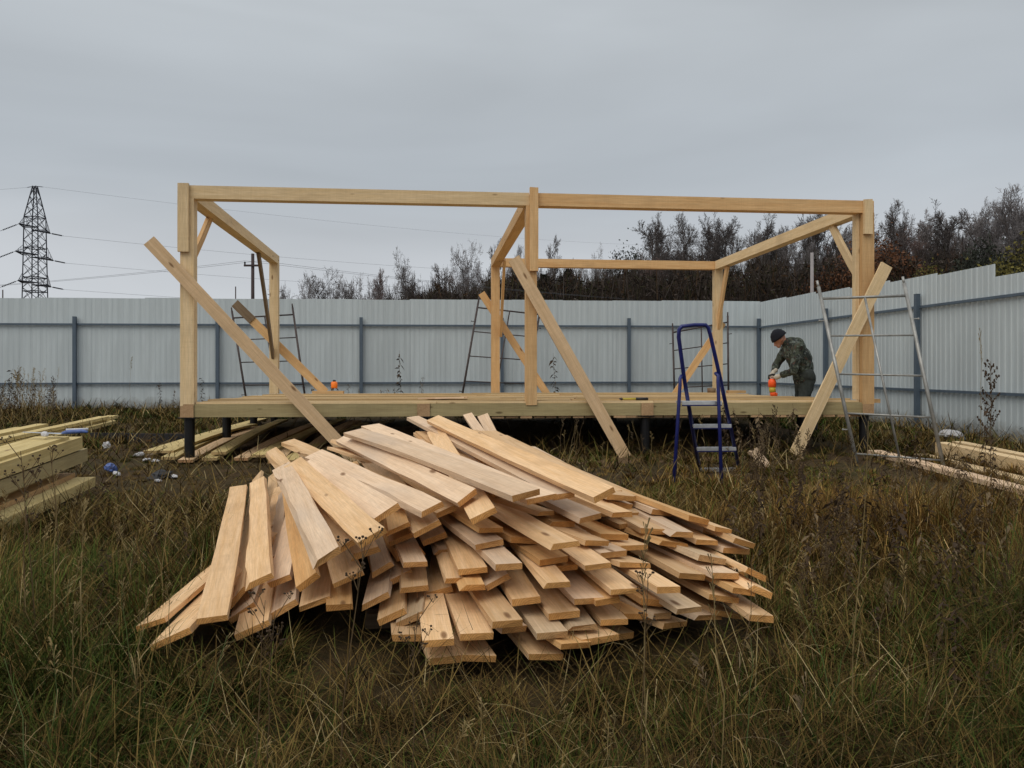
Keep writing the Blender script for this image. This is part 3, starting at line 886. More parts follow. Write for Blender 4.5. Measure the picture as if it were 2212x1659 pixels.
lay('timber', 160, 1040, 7.4, 830, 4.2, .16, .085, 'oldwood', 'dark bottom plank under the left stack', g)
g = 'boards lying behind the left stack'
lay('board', 255, 897, 14.2, 884, 4.6, .16, .05, 'yellow', 'top yellowish board of the low pile behind the left stack', g, 'board', -.035)
lay('board', 248, 902, 14.0, 870, 4.8, .16, .05, 'yellow', 'second yellowish board of the low pile behind the left stack', g, 'board', -.035)
lay('board', 236, 899, 13.6, 900, 4.6, .16, .045, 'yellow', 'yellowish board on the left of the low pile behind the stack', g, 'board', -.035)
lay('board', 252, 908, 13.8, 850, 4.6, .17, .05, 'yellow', 'lowest yellowish board of the low pile behind the left stack', g, 'board', -.035)
lay('board', 104, 915, 12.0, 860, 4.2, .16, .04, 'yellow', 'grey-yellow board lying left of the low pile by the fence', g, 'board', -.035)
lay('board', 60, 922, 11.5, 840, 4.2, .16, .04, 'yellow', 'board furthest left by the fence with pale edge', g, 'board', -.035)
# dark board on the ground beside the frame
p0, p1 = hit_ground(196, 945, .05), hit_ground(414, 948, .06)
o = timber('black_board', p0, p1, .03, .13, M['darkwood']); tag(o, 'black board on edge on the ground left of the frame', 'board')
p0, p1 = hit_ground(300, 916, .02), hit_ground(392, 914, .02)
o = timber('board', p0, p1, .1, .03, M['yellow']); tag(o, 'thin light board on the ground behind the black board', 'board')
g = 'timbers lying at the right edge'
for (fu, fv, d, L, w, h, mt, lb) in (
    (2020, 955, 10.2, 5.6, .15, .16, 'frame_light', 'upper pale beam of the right timber stack, leftmost of its row'),
    (2056, 953, 10.3, 5.6, .15, .16, 'frame_light', 'upper pale beam of the right timber stack, next to the fence'),
    (1968, 980, 10.1, 5.6, .20, .06, 'frame_light', 'pale plank under the upper beams of the right stack'),
    (1872, 972, 10.1, 5.4, .18, .05, 'pine_pale', 'rough pale board in the middle of the right stack, upper face bright'),
    (1905, 982, 10.0, 5.4, .15, .13, 'yellow', 'yellowish beam under the rough pale board at right'),
    (1722, 982, 10.5, 5.8, .15, .06, 'yellow', 'long narrow board on the grass, leftmost of the right timbers'),
    (1768, 988, 10.2, 5.6, .15, .06, 'pine_pale', 'board lying just right of the long narrow one in the grass')):
    lay('timber' if h > .08 else 'board', fu, fv, d, 890, L, w, h, mt, lb, g, 'timber' if h > .08 else 'board', -.055, side=-1)
# boards under the floor on the left
ub = [((400, 1000), (560, 925), .02, 'frame_brace', 'brown board between the corner pile and the bowed pair'),
      ((520, 996), (690, 915), .02, 'frame_brace', 'brown board left of the square-ended board under the floor'),
      ((655, 985), (770, 912), .05, 'frame_brace', 'brown board under the floor beside the left brace foot'),
      ((324, 980), (577, 905), .07, 'yellow', 'old yellowish board under the floor, leftmost of the loose ones'),
      ((360, 980), (545, 920), .09, 'yellow', 'yellowish board under the floor crossing behind the corner pile'),
      ((364, 994), (490, 940), .05, 'yellow', 'greenish board nearest the corner pile under the floor'),
      ((472, 983), (612, 910), .09, 'yellow', 'wide bowed board on top of another, right of the corner pile'),
      ((452, 996), (600, 915), .05, 'yellow', 'lower board of the bowed pair right of the corner pile'),
      ((557, 989), (739, 908), .06, 'yellow', 'board with square end between the bowed pair and the board heap'),
      ((594, 1002), (672, 932), .035, 'frame_brace', 'short brownish board leading to the left end of the heap'),
      ((622, 1000), (815, 903), .03, 'yellow', 'long board emerging behind the left shoulder of the heap'),
      ((690, 985), (850, 906), .03, 'green', 'green board under the floor just behind the heap'),
      ((330, 990), (520, 922), .0, 'oldwood', 'dark bottom board of the leftmost loose boards under the floor')]
for (a_, b_, dz, mt, lb) in ub:
    p, q = hit_ground(a_[0], a_[1], dz), hit_ground(b_[0], b_[1], dz)
    q = p + (q - p) * min(1, 4.6 / (q - p).length)
    _bs[0] += 1
    me = plank_mesh('board', (q - p).length, .16, .03, bow=random.uniform(.01, .05), segs=8, seed=_bs[0])
    o = link('board', me, M[mt]); ax = q - p
    o.matrix_basis = frame_matrix(p + Vector((0, 0, .035)), ax, Vector((0, 0, 1)).cross(ax))
    tag(o, lb, 'board', 'loose boards under the floor')
    footprints.append((p.x, p.y, ax.normalized().x, ax.normalized().y, ax.length, .08))
# pale offcut leaning against the floor behind the heap
for (a_, b_, w, lb) in (((1068, 948, 8.9), (1040, 893, 9.35), .12, 'pale board leaning against the floor edge behind the heap'),
                    ((1030, 925, 8.7), (1008, 893, 9.38), .10, 'second short board leaning on the floor edge behind the heap')):
    p, q = unp(*a_), unp(*b_)
    q = p + (q - p) * .9
    p = p + (p - q).normalized() * .45
    o = timber('board', p, q, w, .03, M['pine_pale'], None, up=(0, -1, .6)); tag(o, lb, 'board')

# ------------------------------------------------------------------ scaffold frames
def scaffold(tl, tr, bl, br, mat, label, zz):
    """frame of two uprights, a middle upright and five rungs; corners as 3-D points"""
    root = empty('scaffold_frame', (bl + br) / 2)
    tag(root, label, 'scaffold frame', 'tubular scaffold frames')
    def lerp(a_, b_, t_): return a_ + (b_ - a_) * t_
    for (t_, b_) in ((tl, bl), (tr, br)):
        m = MB(); m.tube([b_, t_], .021, 10); m.tube([t_, t_ + (t_ - b_).normalized() * .08], .015, 8)
        m.build('upright', M[mat], root, True)
    out = (tr - tl).cross(tl - bl).normalized()
    for i, q in enumerate((.05, .27, .49, .71, .93)):
        m = MB(); m.tube([lerp(bl, tl, q), lerp(br, tr, q)], .016 if i == 4 else .011, 8)
        m.build('rung', M[mat], root, True)
    m = MB(); m.tube([lerp(lerp(bl, br, .52), lerp(tl, tr, .52), .05), lerp(lerp(bl, br, .52), lerp(tl, tr, .52), .93)], .014, 8)
    m.build('middle_upright', M[mat], root, True)
    for (a_, q, sgn) in ((tl, bl, -1), (tr, br, 1)):
        for h in (.80, .18):
            c = lerp(q, a_, h); dx = (tr - tl).normalized()
            m = MB(); m.tube([c, c + dx * (.07 * sgn)], .007, 6); m.ball(c + dx * (.07 * sgn), .012)
            m.build('locking_pin', M[mat], root)
    return root
def sc(tl, tr, ul, ur, dt, db, mat, label):
    """tops from picture points at distance dt; feet on the ground at distance db below picture columns ul, ur"""
    TL, TR = unp(*tl, dt[0]), unp(*tr, dt[1])
    def foot(u, d):
        x = (u - CX) / FPX * d
        return Vector((x, d, gz(x, d)))
    scaffold(TL, TR, foot(ul, db[0]), foot(ur, db[1]), mat, label, 0)
sc((501, 672), (632, 664), 537, 664, (17.2, 17.3), (16.5, 16.6), 'scaf_dark', 'rusty scaffold frame leaning at the fence behind the left bay')
sc((1034, 648), (1168, 664), 992, 1128, (17.5, 17.5), (16.6, 16.6), 'scaf_dark', 'dark scaffold frame leaning at the fence behind the middle posts')
sc((1453, 706), (1572, 682), 1458, 1574, (18.1, 17.9), (17.4, 17.2), 'scaf_dark', 'brown scaffold frame standing at the fence behind the blue stepladder')
sc((1768, 620), (1953, 612), 1851, 2040, (9.95, 9.6), (9.35, 9.0), 'scaf_grey', 'large grey scaffold frame leaning in front of the right corner post')

# ------------------------------------------------------------------ stepladder
lad = empty('step_ladder', unp(1520, 1045, 8.2))
tag(lad, 'blue steel stepladder with bright aluminium treads standing in the grass', 'stepladder')
def foot_at(u, d):
    x = (u - CX) / FPX * d
    return Vector((x, d, gz(x, d) - .02))
fl, fr_ = foot_at(1455, 8.05), foot_at(1559, 8.1)           # near support frame
hl, hr = unp(1469, 818, 8.42), unp(1551, 812, 8.46)
def curve(pts, n=6):
    out = []
    for i in range(len(pts) - 1):
        for k in range(n): out.append(pts[i].lerp(pts[i+1], k / n))
    out.append(pts[-1]); return out
m = MB(); m.tube([fl, hl - Vector((0, 0, .06)), hl, hl + Vector((.02, .03, .03))], .018, 10); m.build('support_leg', M['blue'], lad, True)
m = MB(); m.tube([fr_, hr - Vector((0, 0, .06)), hr, hr + Vector((-.02, .03, .03))], .018, 10); m.build('support_leg', M['blue'], lad, True)
tl0, tr0 = foot_at(1512, 8.95), foot_at(1598, 9.0)
top_l, top_r = unp(1466, 728, 8.38), unp(1534, 722, 8.42)
pts = [tl0, unp(1478, 818, 8.48), top_l, unp(1467, 712, 8.37), unp(1473, 705, 8.37), unp(1500, 702, 8.38), unp(1524, 702, 8.40), unp(1530, 708, 8.41), top_r, unp(1556, 818, 8.52), tr0]
m = MB(); m.tube(pts, .0205, 10); m.build('hoop_rail', M['blue'], lad, True)
def rail_at(a_, b_, z):
    t = (z - a_.z) / (b_.z - a_.z); return a_.lerp(b_, t)
RL0, RR0 = unp(1478, 818, 8.48), unp(1556, 818, 8.52)
for v, nm in ((866, 'platform'), (918, 'tread'), (970, 'tread'), (1019, 'tread')):
    z = EYE - (v - HZ) / FPX * 8.6
    a_, b_ = rail_at(tl0, RL0, z), rail_at(tr0, RR0, z)
    if nm == 'platform': a_, b_ = Vector((hl.x, a_.y, z)) + Vector((-.005, 0, 0)), Vector((hr.x, b_.y, z)) + Vector((.012, 0, 0))
    dirx = (b_ - a_).normalized(); diry = Vector((-dirx.y, dirx.x, 0)).normalized()
    dep = .22 if nm == 'platform' else .08
    y0 = -.20 if nm == 'platform' else -.045
    mb = MB(); L = (b_ - a_).length
    mb.box(-.0, L, y0, y0 + dep, -.022, .0); 
    for q in range(5): mb.box(0, L, y0 + dep * (q + .2) / 5, y0 + dep * (q + .5) / 5, .0, .003)
    o = mb.build(nm, M['alu'], lad); setm(o, frame_matrix(a_, dirx, diry))
    mb = MB(); mb.box(0, L, y0 - .004, y0 + .0, -.034, -.004); o2 = mb.build('tread_edge', M['alu'], o); setm(o2, frame_matrix(a_, dirx, diry))
    mb = MB(); mb.box(0, L, y0 - .001, y0 + .018, -.047, -.035); o2 = mb.build('tread_bracket', M['blue'], o); setm(o2, frame_matrix(a_, dirx, diry))
mb = MB(); mb.tube([rail_at(fl, hl, .75), rail_at(fr_, hr, .75)], .009, 8); mb.build('cross_bar', M['blue'], lad, True) if False else None
for p in (fl, fr_, tl0, tr0):
    mb = MB(); mb.tube([p + Vector((0, 0, -.01)), p + Vector((0, 0, .035))], .019, 10); mb.build('foot_cap', M['blackplastic'], lad)

# ------------------------------------------------------------------ worker
def remeshed(name, shapes, mat, parent, vox=.014, sm_it=4):
    """closed skin grown round capsules: list of (p, q, r0, r1) and ('b', centre, radius, squash)"""
    mb = MB()
    for s_ in shapes:
        if s_[0] == 'b': mb.ball(s_[1], s_[2], s_[3], 16, 10)
        else:
            p, q, r0, r1 = s_; p, q = Vector(p), Vector(q)
            mb.tube([p, q], [r0, r1], 14); mb.ball(p, r0, (1, 1, 1), 14, 8); mb.ball(q, r1, (1, 1, 1), 14, 8)
    me = mb.mesh(name)
    tmp = bpy.data.objects.new(name, me); COL.objects.link(tmp)
    md = tmp.modifiers.new('r', 'REMESH'); md.mode = 'VOXEL'; md.voxel_size = vox
    ms = tmp.modifiers.new('s', 'SMOOTH'); ms.iterations = sm_it; ms.factor = .5
    dg = bpy.context.evaluated_depsgraph_get(); dg.update()
    me2 = bpy.data.meshes.new_from_object(tmp.evaluated_get(dg))
    bpy.data.objects.remove(tmp); me2.name = name
    me2.materials.clear(); smooth(me2)
    return link(name, me2, mat, parent)
MD = 12.62
def mp_(u, v, dy=0.0):
    p = unp(u, v, MD); return Vector((p.x, p.y + dy, p.z))
mx0 = mp_(1735, 830).x
man = empty('person', (mx0 + .05, MD, gz(mx0 + .05, MD)))
tag(man, 'worker in black knit hat and camouflage jacket bending over an orange power tool', 'person')
gzm = gz(mx0, MD)
hipn, hipf = mp_(1739, 812, -.09), mp_(1737, 812, .09)
kneen = Vector((mx0 - .05, MD - .13, gzm + .50)); kneef = Vector((mx0 + .00, MD + .13, gzm + .50))
ankn = Vector((mx0 + .08, MD - .15, gzm + .09)); ankf = Vector((mx0 + .16, MD + .15, gzm + .09))
waist = mp_(1733, 800); chest = mp_(1716, 760); upper = mp_(1709, 746)
shn, shf = mp_(1716, 752, -.19), mp_(1708, 752, .19)
eln, elf = mp_(1703, 801, -.25), mp_(1686, 788, .20)
wrn, wrf = mp_(1682, 811, -.10), mp_(1674, 803, .06)
neck0, head = mp_(1699, 741), mp_(1683, 731)
# body: one continuous skin
hand_shapes = []
def hand(w, target, sgn):
    d = (target - w).normalized(); sd_ = Vector((0, 1, 0)); up_ = d.cross(sd_)
    sh = [(w, w + d * .07, .030, .036)]
    for i in range(4):
        k = w + d * .085 + sd_ * ((i - 1.5) * .020)
        mid = k + d * (.03 + .005 * (i in (1, 2))) - up_ * .012 * sgn
        tip = mid - up_ * .028 * sgn + d * .004
        sh += [(w + d * .05 + sd_ * ((i - 1.5) * .017), k, .011, .0105), (k, mid, .0105, .0095), (mid, tip, .0095, .008)]
    th = w + d * .03 - sd_ * .03
    sh += [(w + d * .02, th, .014, .012), (th, th + d * .035 - up_ * .02 * sgn, .012, .0095)]
    return sh
tool_top = mp_(1669, 818)
hn, hf = hand(wrn, mp_(1669, 818, -.02), 1), hand(wrf, mp_(1667, 815, .03), 1)
hd = head; fwd = Vector((-.80, -.12, -.62)).normalized(); upv = Vector((-.60, 0, .80)).normalized()
body = [(hipn, kneen, .082, .058), (kneen, ankn, .056, .038), (hipf, kneef, .082, .058), (kneef, ankf, .056, .038), (ankn, ankn + Vector((-.16, 0, -.05)), .035, .03), (ankf, ankf + Vector((-.16, 0, -.05)), .035, .03),
        (hipn, hipf, .09, .09), ((hipn + hipf) / 2, waist, .12, .125), (waist, chest, .125, .14), (chest, upper, .14, .11), (shn, shf, .055, .055), (upper, shn, .08, .06), (upper, shf, .08, .06),
        (shn, eln, .048, .038), (eln, wrn, .038, .027), (shf, elf, .048, .038), (elf, wrf, .038, .027), (upper, hd, .062, .055),
        ('b', hd, .098, (1.0, .80, 1.08)), (hd + fwd * .05 - upv * .05, hd + fwd * .075 - upv * .085, .045, .035),
        (hd + fwd * .098 - upv * .005, hd + fwd * .118 - upv * .04, .011, .017),
        ('b', hd + Vector((.01, -.08, -.02)), .026, (.6, .4, 1.1)), ('b', hd + Vector((.01, .08, -.02)), .026, (.6, .4, 1.1))] + hn + hf
bo = remeshed('body', body, M['skin'], man, .008, 3)
for sy in (-.032, .032):
    mb = MB(); mb.ball(hd + fwd * .088 + upv * .008 + Vector((0, sy, 0)), .012); mb.build('eye', M['blackplastic'], bo, True)
mb = MB(); mb.tube([hd + fwd * .105 - upv * .068 + Vector((0, -.022, 0)), hd + fwd * .11 - upv * .068, hd + fwd * .105 - upv * .068 + Vector((0, .022, 0))], .006, 6); mb.build('mouth', M['skin'], bo, True)
jw = [(mp_(1738, 818, -.05), mp_(1737, 818, .05), .145, .145), (mp_(1736, 818), waist, .155, .165), (waist, mp_(1727, 775), .165, .185), (mp_(1727, 775), chest, .185, .175), (chest, upper, .175, .125), (shn, shf, .085, .085),
      (mp_(1722, 745), mp_(1740, 790), .11, .12),
      (chest, shn, .12, .09), (chest, shf, .12, .09), (shn, eln, .082, .062), (eln, wrn.lerp(eln, .14), .062, .046), (shf, elf, .082, .062), (elf, wrf.lerp(elf, .14), .062, .046), (upper, upper.lerp(hd, .45), .085, .072)]
jk = remeshed('jacket', jw, M['camo'], man, .015, 4)
tex = bpy.data.textures.new('folds', 'CLOUDS'); tex.noise_scale = .09
def wrinkle(o, k):
    me_ = o.data
    for v_ in me_.vertices:
        n_ = mnoise.noise(v_.co * 9.0) * .6 + mnoise.noise(v_.co * 19.0) * .4
        v_.co += v_.normal * n_ * k
wrinkle(jk, .022)
tr_ = remeshed('trousers', [(hipn, hipf, .125, .125), (mp_(1738, 822), mp_(1738, 834), .15, .14), (hipn + Vector((0, 0, -.1)), kneen, .108, .082), (kneen, ankn, .082, .066), (hipf + Vector((0, 0, -.1)), kneef, .108, .082), (kneef, ankf, .082, .066)], M['trousers'], man, .014, 3)
wrinkle(tr_, .014)
mb = MB(); hc = hd + upv * .028 - fwd * .008
vs, fs = [], []
nq, mq = 18, 9
for i in range(mq + 1):
    th = (i / mq) * R(100)
    for k in range(nq):
        ph = 2 * math.pi * k / nq
        rad = .112 + .004 * (i % 2) + (.008 if i >= mq - 1 else 0)
        side = upv.cross(fwd).normalized()
        vs.append(hc + upv * (rad * 1.05 * math.cos(th)) + (fwd * math.cos(ph) * 1.06 + side * math.sin(ph) * .88) * rad * math.sin(th))
for i in range(mq):
    for k in range(nq): fs.append((i*nq + k, (i+1)*nq + k, (i+1)*nq + (k+1) % nq, i*nq + (k+1) % nq))
mb.add(vs, fs); ht = mb.build('knit_hat', M['hat'], man, True)
md = ht.modifiers.new('t', 'SOLIDIFY'); md.thickness = .012
for hs, w_ in ((hn, wrn), (hf, wrf)):
    remeshed('glove', [(w_.lerp(w_ + Vector((.03, 0, .02)), 1), w_, .036, .034)] + [(p, q, a_ * 1.14, b_ * 1.14) for (p, q, a_, b_) in hs], M['glove'], man, .006, 2)
for an_ in (ankn, ankf):
    remeshed('boot', [(an_ + Vector((.02, 0, .10)), an_ + Vector((.02, 0, -.03)), .062, .06), (an_ + Vector((.03, 0, -.04)), an_ + Vector((-.19, 0, -.05)), .052, .044)], M['boot'], man, .012, 3)
# the tool he holds
tool = empty('power_drill', mp_(1667, 860))
tag(tool, 'upright orange and yellow power tool with black handle on the floor edge', 'power tool')
def tp(u, v, dy=0): return mp_(u, v, dy)
mb = MB(); mb.tube([tp(1668, 818), tp(1668, 822), tp(1668, 826), tp(1668, 836)], [.035, .054, .060, .057], 16); mb.build('motor_housing', M['orange'], tool, True)
mb = MB(); mb.tube([tp(1668, 836), tp(1669, 847)], [.050, .048], 16); mb.build('gear_band', M['yellowp'], tool, True)
mb = MB(); mb.tube([tp(1670, 847), tp(1670, 850), tp(1671, 857)], [.044, .049, .04], 16); mb.tube([tp(1675, 849), tp(1675, 857)], [.034, .03], 10); mb.build('lower_housing', M['orange'], tool, True)
mb = MB(); mb.tube([tp(1671, 857), tp(1671, 862.5)], [.034, .02], 12); mb.build('chuck', M['blackplastic'], tool, True)
mb = MB(); mb.tube([tp(1661, 819), tp(1661, 811), tp(1668, 808.5), tp(1676, 811), tp(1676, 819)], .014, 8); mb.build('handle', M['blackplastic'], tool, True)

# ------------------------------------------------------------------ small things on the floor
def on_floor(u, t, dz=0.0):
    """point at floor level in column u on frame plane t"""
    zf = PT + .03 + dz
    k = (u - CX) / FPX
    s = (k * (FO.y + EY.y * t) - (FO.x + EY.x * t)) / (EX.x - k * EX.y)
    return F(s, t, zf)
p = on_floor(722, 4.9)
o = empty('laser_level', p + Vector((0, 0, .06)))
tag(o, 'small bright orange device on short black legs at the back of the floor', 'laser level')
mb = MB(); mb.tube([p + Vector((0, 0, .10)), p + Vector((0, 0, .115)), p + Vector((0, 0, .20)), p + Vector((0, 0, .215))], [.045, .056, .056, .04], 16); mb.build('housing', M['orange2'], o, True)
mb = MB(); mb.tube([p + Vector((0, 0, .215)), p + Vector((0, 0, .245))], [.03, .022], 12); mb.build('cap', M['blackplastic'], o, True)
for k in range(3):
    a_ = 2.1 * k + .4
    mb = MB(); mb.tube([p + Vector((.03 * math.cos(a_), .03 * math.sin(a_), .11)), p + Vector((.07 * math.cos(a_), .07 * math.sin(a_), .062))], .008, 6); mb.build('leg', M['blackplastic'], o)
p = on_floor(708, 4.75)
o = timber('offcut_block', p + Vector((-.26, -.02, .03)), p + Vector((.27, .03, .03)), .15, .05, M['frame_orange']); tag(o, 'flat pine offcut beneath the orange device', 'offcut')
p = on_floor(920, .35)
for (dx, dy, a_, L, lb) in ((-.1, .0, .25, .34, 'thin splintered offcut on the floor edge, left one'), (.05, .06, -.1, .42, 'thin splintered offcut on the floor edge, right one'), (.0, .12, .05, .5, 'longer thin lath offcut behind two splinters on the floor')):
    q = p + Vector((dx, dy, .02)); o = timber('offcut', q, q + Vector((L * math.cos(a_), L * math.sin(a_), .012)), .04, .015, M['pine_pale']); tag(o, lb, 'offcut')
# hammer
p = on_floor(1370, .06)
o = empty('hammer', p); tag(o, 'hammer with yellow and black handle lying on the floor edge', 'hammer')
d_ = EX
mb = MB(); mb.tube([p - d_ * .16 + Vector((0, 0, .018)), p + d_ * .03 + Vector((0, 0, .018))], .012, 8); mb.build('handle', M['yellowp'], o, True)
mb = MB(); mb.tube([p + d_ * .02 + Vector((0, 0, .018)), p + d_ * .17 + Vector((0, 0, .018))], .017, 8); mb.build('grip', M['blackplastic'], o, True)
mb = MB(); c = p - d_ * .165 + Vector((0, 0, .018)); mb.tube([c - EY * .05, c + EY * .02, c + EY * .07], [.015, .013, .006], 8); mb.build('head', M['scaf_dark'], o, True)
p = on_floor(1537, 5.0)
mb = MB(); mb.tube([p, p + Vector((0, 0, .09)), p + Vector((0, 0, .1))], [.075, .08, .06], 12); o = mb.build('bucket_lid', M['oldwood'], None, True); tag(o, 'small brown round tub at the foot of the back right post', 'tub')
p = on_floor(1551, 4.95)
mb = MB(); mb.tube([p, p + Vector((0, 0, .08))], [.03, .036], 12); o = mb.build('cup', M['white'], None, True); tag(o, 'little white cup beside the brown tub', 'cup')
p = on_floor(1590, 4.8)
o = timber('offcut_block', p + Vector((-.16, 0, .03)), p + Vector((.16, .02, .03)), .14, .05, M['frame_orange']); tag(o, 'orange pine offcut on the floor right of the back right post', 'offcut')

# ------------------------------------------------------------------ litter
def crumple(name, p, r_, sq, mat, label, cat, seed, amp=.35):
    bm = bmesh.new(); bmesh.ops.create_icosphere(bm, subdivisions=3, radius=1.0)
    for v_ in bm.verts:
        n_ = mnoise.noise(v_.co * 2.3 + Vector((seed * 7.1, seed, 0))) + .5 * mnoise.noise(v_.co * 5.1 + Vector((seed, 0, seed)))
        v_.co *= 1 + amp * n_
        v_.co = Vector((v_.co.x * sq[0], v_.co.y * sq[1], max(v_.co.z, -.5) * sq[2])) * r_
    me = bpy.data.meshes.new(name); bm.to_mesh(me); bm.free()
    o = link(name, me, mat); o.location = p + Vector((0, 0, .45 * r_ * sq[2])); o.rotation_euler = (random.uniform(-.3, .3), random.uniform(-.3, .3), random.uniform(0, 6))
    tag(o, label, cat)
    return o
crumple('plastic_bag', hit_ground(238, 1018, .03), .065, (1, 1, .9), M['bluebag'], 'crumpled blue and white plastic bag in the grass near the left stack', 'bag', 1)
crumple('plastic_bag', hit_ground(252, 1026, .02), .035, (1.2, 1, .7), M['white'], 'small white film scrap touching the blue bag', 'litter', 2)
crumple('paper_scrap', hit_ground(231, 968, .03), .045, (.6, 1, 1.3), M['white'], 'white paper scrap upright in grass right of the left stack', 'litter', 3)
crumple('paper_scrap', hit_ground(300, 984, .02), .05, (1.5, .8, .5), M['white'], 'white paper scrap on bare ground left of the loose boards', 'litter', 4)
crumple('paper_scrap', hit_ground(318, 997, .01), .05, (1.6, .9, .5), M['white'], 'crumpled pale scrap at the tips of the loose boards', 'litter', 5)
crumple('paper_scrap', hit_ground(336, 998, .01), .04, (1.4, 1, .6), M['white'], 'tiny pale scrap next to the crumpled scrap by the boards', 'litter', 6)
crumple('work_glove', hit_ground(345, 1032, .01), .10, (1.4, .8, .4), M['blackplastic'], 'black cloth glove lying in the short grass', 'glove', 7)
crumple('bottle_scrap', hit_ground(374, 1031, .01), .05, (1.5, .7, .4), M['white'], 'grey-white scrap beside the black glove', 'litter', 8)
crumple('paper_scrap', hit_ground(342, 1040, .01), .03, (1.5, .8, .5), M['white'], 'small white scrap in front of the black glove', 'litter', 9)
pb = hit_ground(1650, 1012, .0); o = timber('board_end', pb + Vector((.05, .0, -.02)), pb + Vector((-.10, .10, .20)), .17, .03, M['pine_pale'], None, up=(.55, -.75, .35)); tag(o, 'short pale board end sticking out of the grass right of the stepladder', 'board')
crumple('plastic_sack', hit_ground(2056, 950, .02), .13, (1.5, 1, .7), M['white'], 'white roll of sheeting by the fence at right', 'sack', 11, .2)
crumple('shoe', hit_ground(600, 917, .0), .09, (1.6, .8, .6), M['blackplastic'], 'dark lump on bare soil under the floor', 'litter', 12)
crumple('paper_scrap', hit_ground(553, 917, .0), .06, (1.4, 1, .7), M['white'], 'white scrap on the soil behind the second pile from the corner', 'litter', 13)
# saw lying on the left stack with a clear bottle
sp = unp(120, 941, 7.2)
o = empty('hand_saw', sp); tag(o, 'hand saw with blue and white handle lying on the left stack', 'saw')
mb = MB(); mb.add([sp + Vector((-.32, .05, .025)), sp + Vector((.05, -.01, .012)), sp + Vector((.05, .09, .014)), sp + Vector((-.32, .075, .027)), sp + Vector((-.32, .05, .027)), sp + Vector((.05, -.01, .014)), sp + Vector((.05, .09, .016)), sp + Vector((-.32, .075, .029))],
       [(0,3,2,1),(4,5,6,7),(0,1,5,4),(1,2,6,5),(2,3,7,6),(3,0,4,7)]); mb.build('blade', M['alu'], o)
mb = MB(); mb.tube([sp + Vector((.04, .04, .02)), sp + Vector((.10, .0, .03)), sp + Vector((.20, .05, .035)), sp + Vector((.26, .03, .03))], [.012, .018, .018, .010], 10); mb.build('handle', M['bluebag'], o, True)
mb = MB(); mb.tube([sp + Vector((.06, .06, .045)), sp + Vector((.24, .08, .05))], [.012, .012], 8); mb.build('handle_inlay', M['white'], o, True)
crumple('clear_bottle', sp + Vector((-.06, -.06, .0)), .035, (1.1, .8, .8), M['white'], 'small clear plastic bottle scrap on the left stack beside the saw', 'litter', 14, .15)

# ------------------------------------------------------------------ power line
PY = Vector((-70.4, 123.0, 1.0))
pyl = empty('lattice_pylon', PY)
tag(pyl, 'tall dark lattice power pylon beyond the fence on the left', 'pylon')
ca, sa = math.cos(R(89)), math.sin(R(89))
DA = Vector((ca, sa, 0)); DB = Vector((-sa, ca, 0))      # arm direction and across
zt = lambda v: EYE + (HZ - v) / FPX * 123.0
Ztop, Zsh = zt(402), zt(470)
def half(z):
    if z > Zsh: return .22 + (1.02 - .22) * (Ztop - z) / (Ztop - Zsh)
    return 1.02 + .36 * (Zsh - z) / (Zsh - 1.0)
def corner(k, z):
    h = half(z); sx, sy = ((1, 1), (1, -1), (-1, -1), (-1, 1))[k]
    return Vector((PY.x, PY.y, z)) + DA * (h * sx) + DB * (h * sy)
for k in range(4):
    mb = MB(); mb.tube([corner(k, 1.0), corner(k, Zsh), corner(k, Ztop)], .085, 5); mb.build('leg', M['pylon'], pyl)
levels = [1.0]
while levels[-1] < Ztop - 1.2:
    levels.append(levels[-1] + (1.75 if levels[-1] < Zsh else 1.5))
levels[-1] = Ztop
mb = MB()
for a_, b_ in zip(levels[:-1], levels[1:]):
    for k in range(4):
        j = (k + 1) % 4
        mb.tube([corner(k, a_), corner(j, b_)], .045, 4, False); mb.tube([corner(j, a_), corner(k, b_)], .045, 4, False)
br = mb.build('lattice_bracing', M['pylon'], pyl); br['kind'] = 'stuff'
for z in (Zsh, zt(536), zt(600), zt(630)):
    mb = MB()
    for k in range(4): mb.tube([corner(k, z), corner((k + 1) % 4, z)], .07, 4)
    mb.build('horizontal_ring', M['pylon'], pyl)
arms = []
for (v, L) in ((494, 3.9), (553, 4.7), (613, 4.1)):
    z = zt(v)
    for sg in (-1, 1):
        tip = Vector((PY.x, PY.y, z)) + DA * (L * sg)
        mb = MB()
        h = half(z)
        for q in (-1, 1):
            base = Vector((PY.x, PY.y, z)) + DA * (h * sg) + DB * (h * q)
            mb.tube([base, tip], .10, 4); mb.tube([base + Vector((0, 0, 1.5)), tip], .04, 4)
            for f_ in (.3, .6): mb.tube([base.lerp(tip, f_), (base + Vector((0, 0, 1.5))).lerp(tip, f_)], .035, 4)
        for f_ in (.0, .3, .6): mb.tube([(Vector((PY.x, PY.y, z)) + DA * (h * sg) + DB * h).lerp(tip, f_), (Vector((PY.x, PY.y, z)) + DA * (h * sg) - DB * h).lerp(tip, f_)], .06, 4)
        mb.build('cross_arm', M['pylon'], pyl); arms.append((tip, sg))
top = Vector((PY.x, PY.y, Ztop))
def strain(tip, du, dv, r_=.10):
    e = Vector(tip) + Vector((du * .0683, 0, -dv * .0683))
    mb = MB(); n = 9
    mb.tube([tip, e], .03, 4)
    for i in range(n): c = Vector(tip).lerp(e, (i + 2) / (n + 3)); mb.tube([c - (e - Vector(tip)).normalized() * .05, c + (e - Vector(tip)).normalized() * .05], r_, 6)
    mb.build('insulator_string', M['pylon'], pyl); return e
